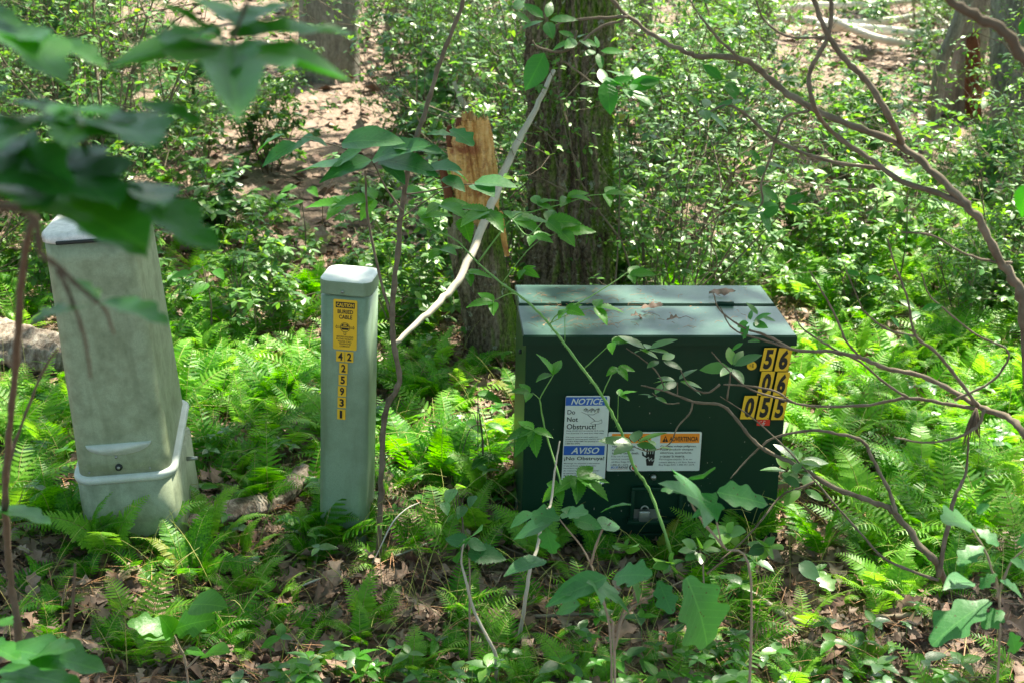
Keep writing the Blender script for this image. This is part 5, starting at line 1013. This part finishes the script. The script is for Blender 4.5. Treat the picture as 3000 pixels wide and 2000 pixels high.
# --- out of focus leaves close to the camera, upper left
def near_branch(label, root, stems, leaves, mat=M['front'], group='leafy branches close to the camera'):
    s = Plant('overhanging_branch', label, 'branch', root, M['darktwig'], mat, group)
    for P, r in stems: s.stem([A(*q) for q in P], r, 7)
    for a, b, T, wd in leaves:
        db = float(np.clip(.55*(b[1]-a[1])/FPX*1.35/.23, -.09, .09))
        s.leaf(A(*a), A(b[0], b[1], b[2]-db), T_wavy if T is T_ovate else T, (rng.normal(0, .18), rng.normal(0, .15), 1), wd*.8)
    s.done()
y1 = 1.35
near_branch('blurred cluster of broad leaves hanging from the top edge, above the slim pedestal', A(690, -60, y1), [([(760, -80, y1), (720, 20, y1), (670, 150, y1)], [.003, .002, .0015])],
    [((660, 130, y1), (430, -40, y1-.06), T_ovate, 1.3), ((670, 110, y1), (1050, 60, y1+.05), T_ovate, 1.0), ((665, 130, y1), (700, 245, y1-.12), T_maple, .95), ((650, 60, y1), (520, -60, y1+.05), T_ovate, 1.2), ((690, 80, y1), (850, -20, y1+.02), T_ovate, 1.1), ((620, 90, y1), (480, 95, y1-.1), T_ovate, 1.2), ((690, 130, y1), (640, 215, y1-.05), T_ovate, 1.3)])
near_branch('blurred pointed leaves at the upper left edge', A(-60, 90, y1), [([(-60, 80, y1), (60, 110, y1), (180, 130, y1)], [.003, .002, .001])],
    [((-40, 60, y1), (190, 190, y1-.04), T_ovate, 1.1), ((140, 115, y1), (310, 175, y1), T_ovate, 1.1), ((-60, 20, y1), (60, 60, y1), T_ovate, 1.2), ((20, 120, y1), (110, 90, y1-.1), T_ovate, 1.2)])
y2 = 1.3
near_branch('blurred spray of long leaves over the large pedestal, from the left edge', A(-80, 560, y2), [([(-80, 560, y2), (90, 480, y2), (200, 400, y2), (290, 350, y2), (400, 300, y2)], [.005, .004, .003, .002]), ([(210, 470, y2), (270, 390, y2), (330, 340, y2)], [.003, .002])],
    [((20, 300, y2), (220, 330, y2-.05), T_ovate, 1.2), ((170, 330, y2), (400, 325, y2-.05), T_ovate, 1.0), ((300, 345, y2), (450, 385, y2-.1), T_ovate, 1.2), ((410, 305, y2), (595, 345, y2), T_ovate, 1.0), ((130, 335, y2), (-30, 395, y2-.1), T_ovate, 1.1), ((250, 350, y2), (190, 385, y2-.1), T_ovate, 1.3), ((80, 270, y2), (200, 330, y2+.05), T_ovate, 1.1),
     ((90, 440, y2), (340, 545, y2-.06), T_ovate, 1.3), ((70, 400, y2), (-40, 460, y2-.05), T_ovate, 1.0), ((50, 540, y2), (420, 650, y2-.08), T_ovate, 1.15), ((300, 560, y2), (640, 690, y2-.02), T_ovate, 1.0), ((330, 540, y2), (480, 560, y2-.1), T_ovate, 1.2), ((230, 655, y2), (430, 728, y2), T_ovate, .9), ((0, 520, y2), (120, 560, y2-.1), T_ovate, 1.3), ((20, 250, y2), (-60, 300, y2), T_ovate, 1.3), ((200, 500, y2), (340, 480, y2-.1), T_ovate, 1.2), ((-30, 440, y2), (130, 450, y2-.12), T_oak, 1.0)])
near_branch('blurred brown twig with two leaf pairs in front of the large pedestal', A(90, 620, y2), [([(-40, 600, y2), (90, 630, y2), (120, 740, y2), (170, 780, y2), (240, 850, y2), (300, 900, y2), (335, 980, y2)], [.005, .004, .003, .0025, .002, .0012]), ([(170, 790, y2), (210, 880, y2), (250, 1000, y2), (265, 1110, y2)], [.0025, .002, .0012])],
    [((290, 880, y2), (195, 795, y2-.04), T_ovate, 1.2), ((300, 885, y2), (495, 925, y2-.03), T_ovate, .95), ((250, 900, y2), (95, 920, y2-.05), T_ovate, 1.1)])
# stems at the left edge rooted in the ground
p = np.array([*A(40, 2080, 2.2)[:2], 0.]); p[2] = float(gh(p[0], p[1])); s = Plant('sapling', 'blurred brown sapling stems rising along the left edge of the photo', 'sapling', p, M['darktwig'], M['front'])
s.stem([p, A(55, 1900, 2.2), A(30, 1700, 2.2), A(15, 1500, 2.1), A(20, 1350, 2.0), A(45, 1100, 1.8), A(60, 850, 1.6), A(90, 650, 1.4)], [.007, .0065, .006, .005, .005, .004], 7); s.stem([A(200, 1860, 2.3), A(215, 1750, 2.3), A(220, 1650, 2.3)], [.004, .003, .002], 6); s.stem([A(15, 1500, 2.1), A(35, 1330, 2.1), A(120, 1100, 2.1), A(170, 1020, 2.1)], [.003, .0025, .002], 6)
for a, b in (((-20, 1490), (150, 1515)), ((20, 1900), (310, 1940)), ((-60, 1880), (60, 1920)), ((0, 1960), (240, 1990)), ((-30, 1830), (30, 1815)), ((-30, 2010), (110, 2010)), ((60, 1930), (210, 1880))): s.leaf(A(*a, 2.1), A(*b, 2.05), T_wavy, (rng.normal(0, .2), .05, 1), 1.0)
s.done()
# --- oak and maple seedlings with blue green leaves in the right foreground
def seedling(name, label, px, py, stems, leaves, yy, mat='blue', sr=.0035):
    p = np.array([*A(px, py, yy)[:2], 0.]); p[2] = float(gh(p[0], p[1])); s = Plant(name, label, 'seedling', p, M['twig'], M[mat])
    for i, P in enumerate(stems): s.stem(([p] if i == 0 else [])+[A(*q, yy) for q in P], [sr, sr*.7, sr*.5], 6)
    for a, b, T, wd in leaves:
        b = tuple(np.array(a)+(np.array(b)-np.array(a))*.86)
        s.leaf(A(*a, yy-.02), A(*b, yy-.02+rng.uniform(-.07, .05)), T, (rng.normal(0, .3), -.35+rng.normal(0, .25), 1), wd)
    s.done()
seedling('oak_seedling', 'seedling with one very large blue green lobed leaf in front of the cabinet base', 2210, 2050, [[(2200, 1700), (2120, 1600), (2090, 1470)], [(2120, 1600), (2040, 1500), (2010, 1430)]],
    [((2060, 1470), (1930, 1385), T_maple, 1.0), ((2100, 1440), (2285, 1475), T_wavy, .9), ((2010, 1440), (1930, 1420), T_oak, 1.0), ((2060, 1400), (2050, 1360), T_ovate, 1.4), ((2100, 1470), (2010, 1520), T_maple, .9)], 2.85)
seedling('oak_seedling', 'seedling with a flat spray of grey green leaves at the left foot of the cabinet', 1790, 2050, [[(1790, 1880), (1730, 1650), (1640, 1520)], [(1730, 1650), (1760, 1560), (1790, 1530)], [(1800, 1850), (1830, 1780)]],
    [((1640, 1520), (1540, 1490), T_oak, 1.4), ((1640, 1510), (1720, 1480), T_oak, 1.4), ((1680, 1520), (1780, 1540), T_ovate, 1.2), ((1750, 1540), (1835, 1525), T_ovate, 1.2), ((1620, 1530), (1470, 1560), T_ovate, 1.1), ((1600, 1540), (1615, 1640), T_oak, 1.4), ((1600, 1640), (1460, 1660), T_ovate, 1.0), ((1700, 1510), (1640, 1480), T_ovate, 1.4), ((1560, 1500), (1480, 1540), T_ovate, 1.0), ((1760, 1500), (1850, 1450), T_oak, 1.1)], 3.05)
seedling('oak_seedling', 'oak seedling with long drooping lobed leaves at the bottom centre right', 1830, 2080, [[(1800, 1900), (1780, 1800), (1740, 1700)], [(1800, 1900), (1830, 1800), (1900, 1750), (2000, 1700)]],
    [((2010, 1690), (2125, 1935), T_oak, 1.35), ((1740, 1700), (1880, 1800), T_maple, 1.0), ((1740, 1720), (1630, 1730), T_ovate, 1.0), ((1780, 1690), (1560, 1760), T_ovate, .8), ((1850, 1700), (1900, 1790), T_oak, 1.3), ((1930, 1700), (1970, 1800), T_oak, 1.2), ((1800, 1690), (1900, 1660), T_oak, 1.3), ((1700, 1770), (1600, 1790), T_ovate, .8)], 2.65)
seedling('oak_seedling', 'oak seedling with blue green leaves at the right edge foreground', 2960, 2080, [[(2930, 1850), (2900, 1650), (2850, 1550)], [(2920, 1750), (2960, 1650), (3010, 1600)]],
    [((2850, 1540), (2780, 1490), T_oak, 1.2), ((2860, 1550), (2940, 1590), T_oak, 1.3), ((2880, 1600), (2800, 1640), T_oak, 1.2), ((2920, 1680), (2860, 1720), T_oak, 1.2), ((2960, 1640), (3030, 1660), T_oak, 1.3), ((2900, 1760), (2700, 1860), T_oak, 1.1), ((2930, 1700), (3020, 1740), T_oak, 1.2), ((2860, 1500), (2900, 1470), T_ovate, 1.2), ((2980, 1590), (3040, 1560), T_oak, 1.2), ((2840, 1700), (2770, 1700), T_ovate, .9), ((2940, 1790), (2880, 1830), T_oak, 1.2), ((2960, 1850), (2990, 1930), T_oak, 1.2)], 2.6)
seedling('oak_seedling', 'seedling with a big fan of rounded bright green leaves at the bottom left', 560, 2060, [[(545, 1950), (530, 1900), (505, 1850)], [(545, 1960), (600, 1900)]],
    [((500, 1850), (370, 1800), T_oak, 1.2), ((505, 1845), (620, 1790), T_oak, 1.4), ((510, 1850), (620, 1825), T_ovate, 1.2), ((500, 1855), (395, 1850), T_ovate, 1.2), ((510, 1860), (480, 1800), T_ovate, 1.2), ((600, 1915), (670, 1885), T_ovate, 1.3), ((600, 1915), (540, 1895), T_ovate, 1.1), ((605, 1920), (640, 1900), T_ovate, 1.2), ((560, 1770), (665, 1755), T_ovate, 1.3)], 3.0, 'lime')
seedling('seedling', 'small seedling with heart shaped leaves in front of the litter between pedestal and cabinet', 1380, 1700, [[(1375, 1640), (1370, 1590)]],
    [((1370, 1585), (1400, 1530), T_ovate, 1.8), ((1370, 1590), (1290, 1565), T_serr, 1.3), ((1370, 1590), (1440, 1600), T_ovate, 1.5), ((1370, 1620), (1500, 1625), T_serr, 1.4), ((1365, 1600), (1320, 1640), T_ovate, 1.4)], 3.45)
seedling('laurel_seedling', 'low cluster of glossy oval leaves at the right foot of the cabinet', 2080, 1720, [[(2060, 1660), (2050, 1610)], [(2070, 1680), (2120, 1640)]],
    [((2050+math.cos(a)*10, 1610-math.sin(a)*8), (2050+math.cos(a)*72, 1605-math.sin(a)*45), T_laurel, 1.5) for a in np.arange(0, 6.2, .8)]+[((2130, 1560), (2130+60*math.cos(a), 1560-38*math.sin(a)), T_laurel, 1.5) for a in np.arange(.3, 6, 1.0)]+[((1830, 1610), (1830+50*math.cos(a), 1610-40*math.sin(a)), T_laurel, 1.5) for a in np.arange(.2, 3, .6)]+[((2240, 1600), (2240+62*math.cos(a), 1600-42*math.sin(a)), T_laurel, 1.5) for a in np.arange(.1, 6.1, .9)]+[((1960, 1650), (1960+55*math.cos(a), 1650-38*math.sin(a)), T_laurel, 1.5) for a in np.arange(.4, 6.1, 1.0)]+[((2400, 1680), (2445, 1720), T_oak, 1.3), ((2340, 1650), (2420, 1700), T_ovate, 1.4)], 3.6, 'laurel')

# --- single plants that stand out in the background
def bright_plant(label, px, py, y, h, leaves, L, mat='fernpale', T=None, name='maple_seedling', cat='seedling', n=5):
    x = at(px, py, y)[0]; z = float(gh(x, y)); top = at(px, py, y); s = Plant(name, label, cat, (x, y, z), M['branch'], M[mat]); s.stem([(x, y, z), (top+np.array([x, y, z]))/2+np.array([.02, 0, 0]), top], [.005, .004, .002], 5)
    for qx, qy in leaves:
        c = at(qx, qy, y+rng.normal(0, .06)); s.stem([top-np.array([0, 0, .08]), (top+c)/2, c], [.002, .0015, .001], 4); a = rng.uniform(0, 6.28); s.lf.inst(T or T_maple, (c-s.o)[None], (math.cos(a), -abs(math.sin(a)), -.1), (rng.normal(0, .15), -.25, 1), L*rng.uniform(.8, 1.2))
    s.done()
bright_plant('bright lime maple seedling in the sun to the right of the mossy tree', 2080, 470, 7.6, 1, [(2060, 440), (2190, 445), (2120, 395), (2050, 490), (2240, 430), (2120, 560), (1990, 560)], .11)
bright_plant('sunlit lime green maple seedling below the crooked laurel stems', 2660, 560, 7.0, 1, [(2600, 500), (2680, 520), (2590, 560), (2740, 590), (2650, 590)], .12)
bright_plant('pale green broad leaved seedling at the right edge, in front of the dark ridged tree', 2960, 590, 7.4, 1, [(2960, 590), (3000, 620), (2920, 640)], .12)
bright_plant('yellow leaved sprig just right of the mossy trunk', 1815, 360, 6.2, 1, [(1825, 335), (1812, 378)], .06, 'fernyellow', T_ovate, 'leafy_sprig', 'sprig')
bright_plant('green sprout with serrated leaves among the ferns behind the slim pedestal', 880, 560, 7.0, 1, [(870, 545), (905, 550), (840, 570), (890, 590), (850, 610)], .09, 'lime', T_serr)
bright_plant('leafy green seedling between the pedestals, in front of the shrubs', 600, 790, 6.0, 1, [(590, 780), (630, 790), (560, 800), (610, 830)], .09, 'lime', T_ovate)
bright_plant('tall leafy weed growing in front of the left side of the cabinet', 1400, 1180, 4.6, 1, [(1400, 1150), (1370, 1230), (1430, 1240), (1400, 1330), (1350, 1340), (1440, 1330)], .09, 'lime', T_serr)
bright_plant('bluish oval leaved plant in the shade left of the cabinet foot', 1340, 1440, 4.0, 1, [(1330, 1430), (1390, 1450), (1300, 1470), (1360, 1480)], .07, 'blue', T_ovate)
for lab, px, py, y, L, m_ in (('dark red dead leaf caught on twigs in the upper left', 505, 175, 8.5, .10, 'redwood'), ('curled orange brown dead leaves hanging on a twig behind the slim pedestal', 945, 660, 6.3, .08, 'dead'), ('drooping brown dead leaf behind the sapling, left of the stump', 1057, 348, 7.5, .10, 'dead')):
    c = at(px, py, y); mb = MB(); mb.inst(T_dead[3], np.zeros((2, 3)), np.array([(.2, 0, -1), (-.3, 0, -.8)]), (0, -1, .2), L); mb.tube([(0, 0, 0), (.0, .02, .12), (.1, .02, .3)], .002, 4); o = mb.build('dead_leaf', [M[m_]]); o.location = c; tag(o, lab, 'dead leaf')
# --- loose sticks on the ground
for lab, P, r, mt in (('pale curved stick lying in front of the right ferns', [(2100, 1745), (2200, 1760), (2270, 1810), (2330, 1840), (2385, 1855)], [.004, .007, .010, .012, .011], 'pale'),
    ('grey lichened twig standing in the litter below the cabinet', None, None, None), ('thin pale stick right of the small log', [(810, 1775), (870, 1745), (940, 1718)], [.003, .004, .003], 'white'),
    ('pinkish stick lying in the litter at the bottom centre right', [(1560, 1830), (1650, 1825), (1740, 1820)], [.005, .006, .005], 'twig'), ('short brown stick lying at the lower right litter', [(2520, 1850), (2640, 1845)], [.005, .004], 'twig'), ('brown stick half buried at the right foreground litter', [(2560, 1830), (2640, 1830), (2720, 1810)], [.009, .009, .007], 'twig'), ('thin white stick beside the sapling foot', [(1160, 1650), (1240, 1620), (1320, 1585)], [.003, .0035, .003], 'white')):
    if P: stick('fallen_stick', lab, 'stick', [G(a, b, .03) for a, b in P], r, M[mt], 'loose sticks')
stick('standing_twig', 'grey lichened twig rising from the bottom edge to the cabinet foot', 'twig', [G(1520, 1890), A(1535, 1780, 3.5), A(1555, 1660, 3.5), A(1575, 1600, 3.55), A(1590, 1500, 3.6), A(1612, 1480, 3.7), A(1625, 1380, 3.75), A(1640, 1290, 3.8)], [.006, .0055, .005, .0045, .004, .003, .002], M['pale'])
stick('standing_twig', 'grey crooked twig standing in the middle foreground litter', 'twig', [G(1452, 2010), A(1452, 1920, 3.35), A(1430, 1870, 3.35), A(1390, 1790, 3.4), A(1365, 1700, 3.4), A(1352, 1640, 3.42), A(1360, 1580, 3.42)], [.005, .005, .0045, .004, .003, .002], M['pale'])
stick('standing_twig', 'pale arched grass-like twig beside the sapling', 'twig', [G(1085, 1660), A(1110, 1610, 4.0), A(1150, 1530, 4.0), A(1190, 1490, 4.05), A(1230, 1470, 4.1)], [.002, .002, .0015], M['white'])
print('objects', len(bpy.data.objects))
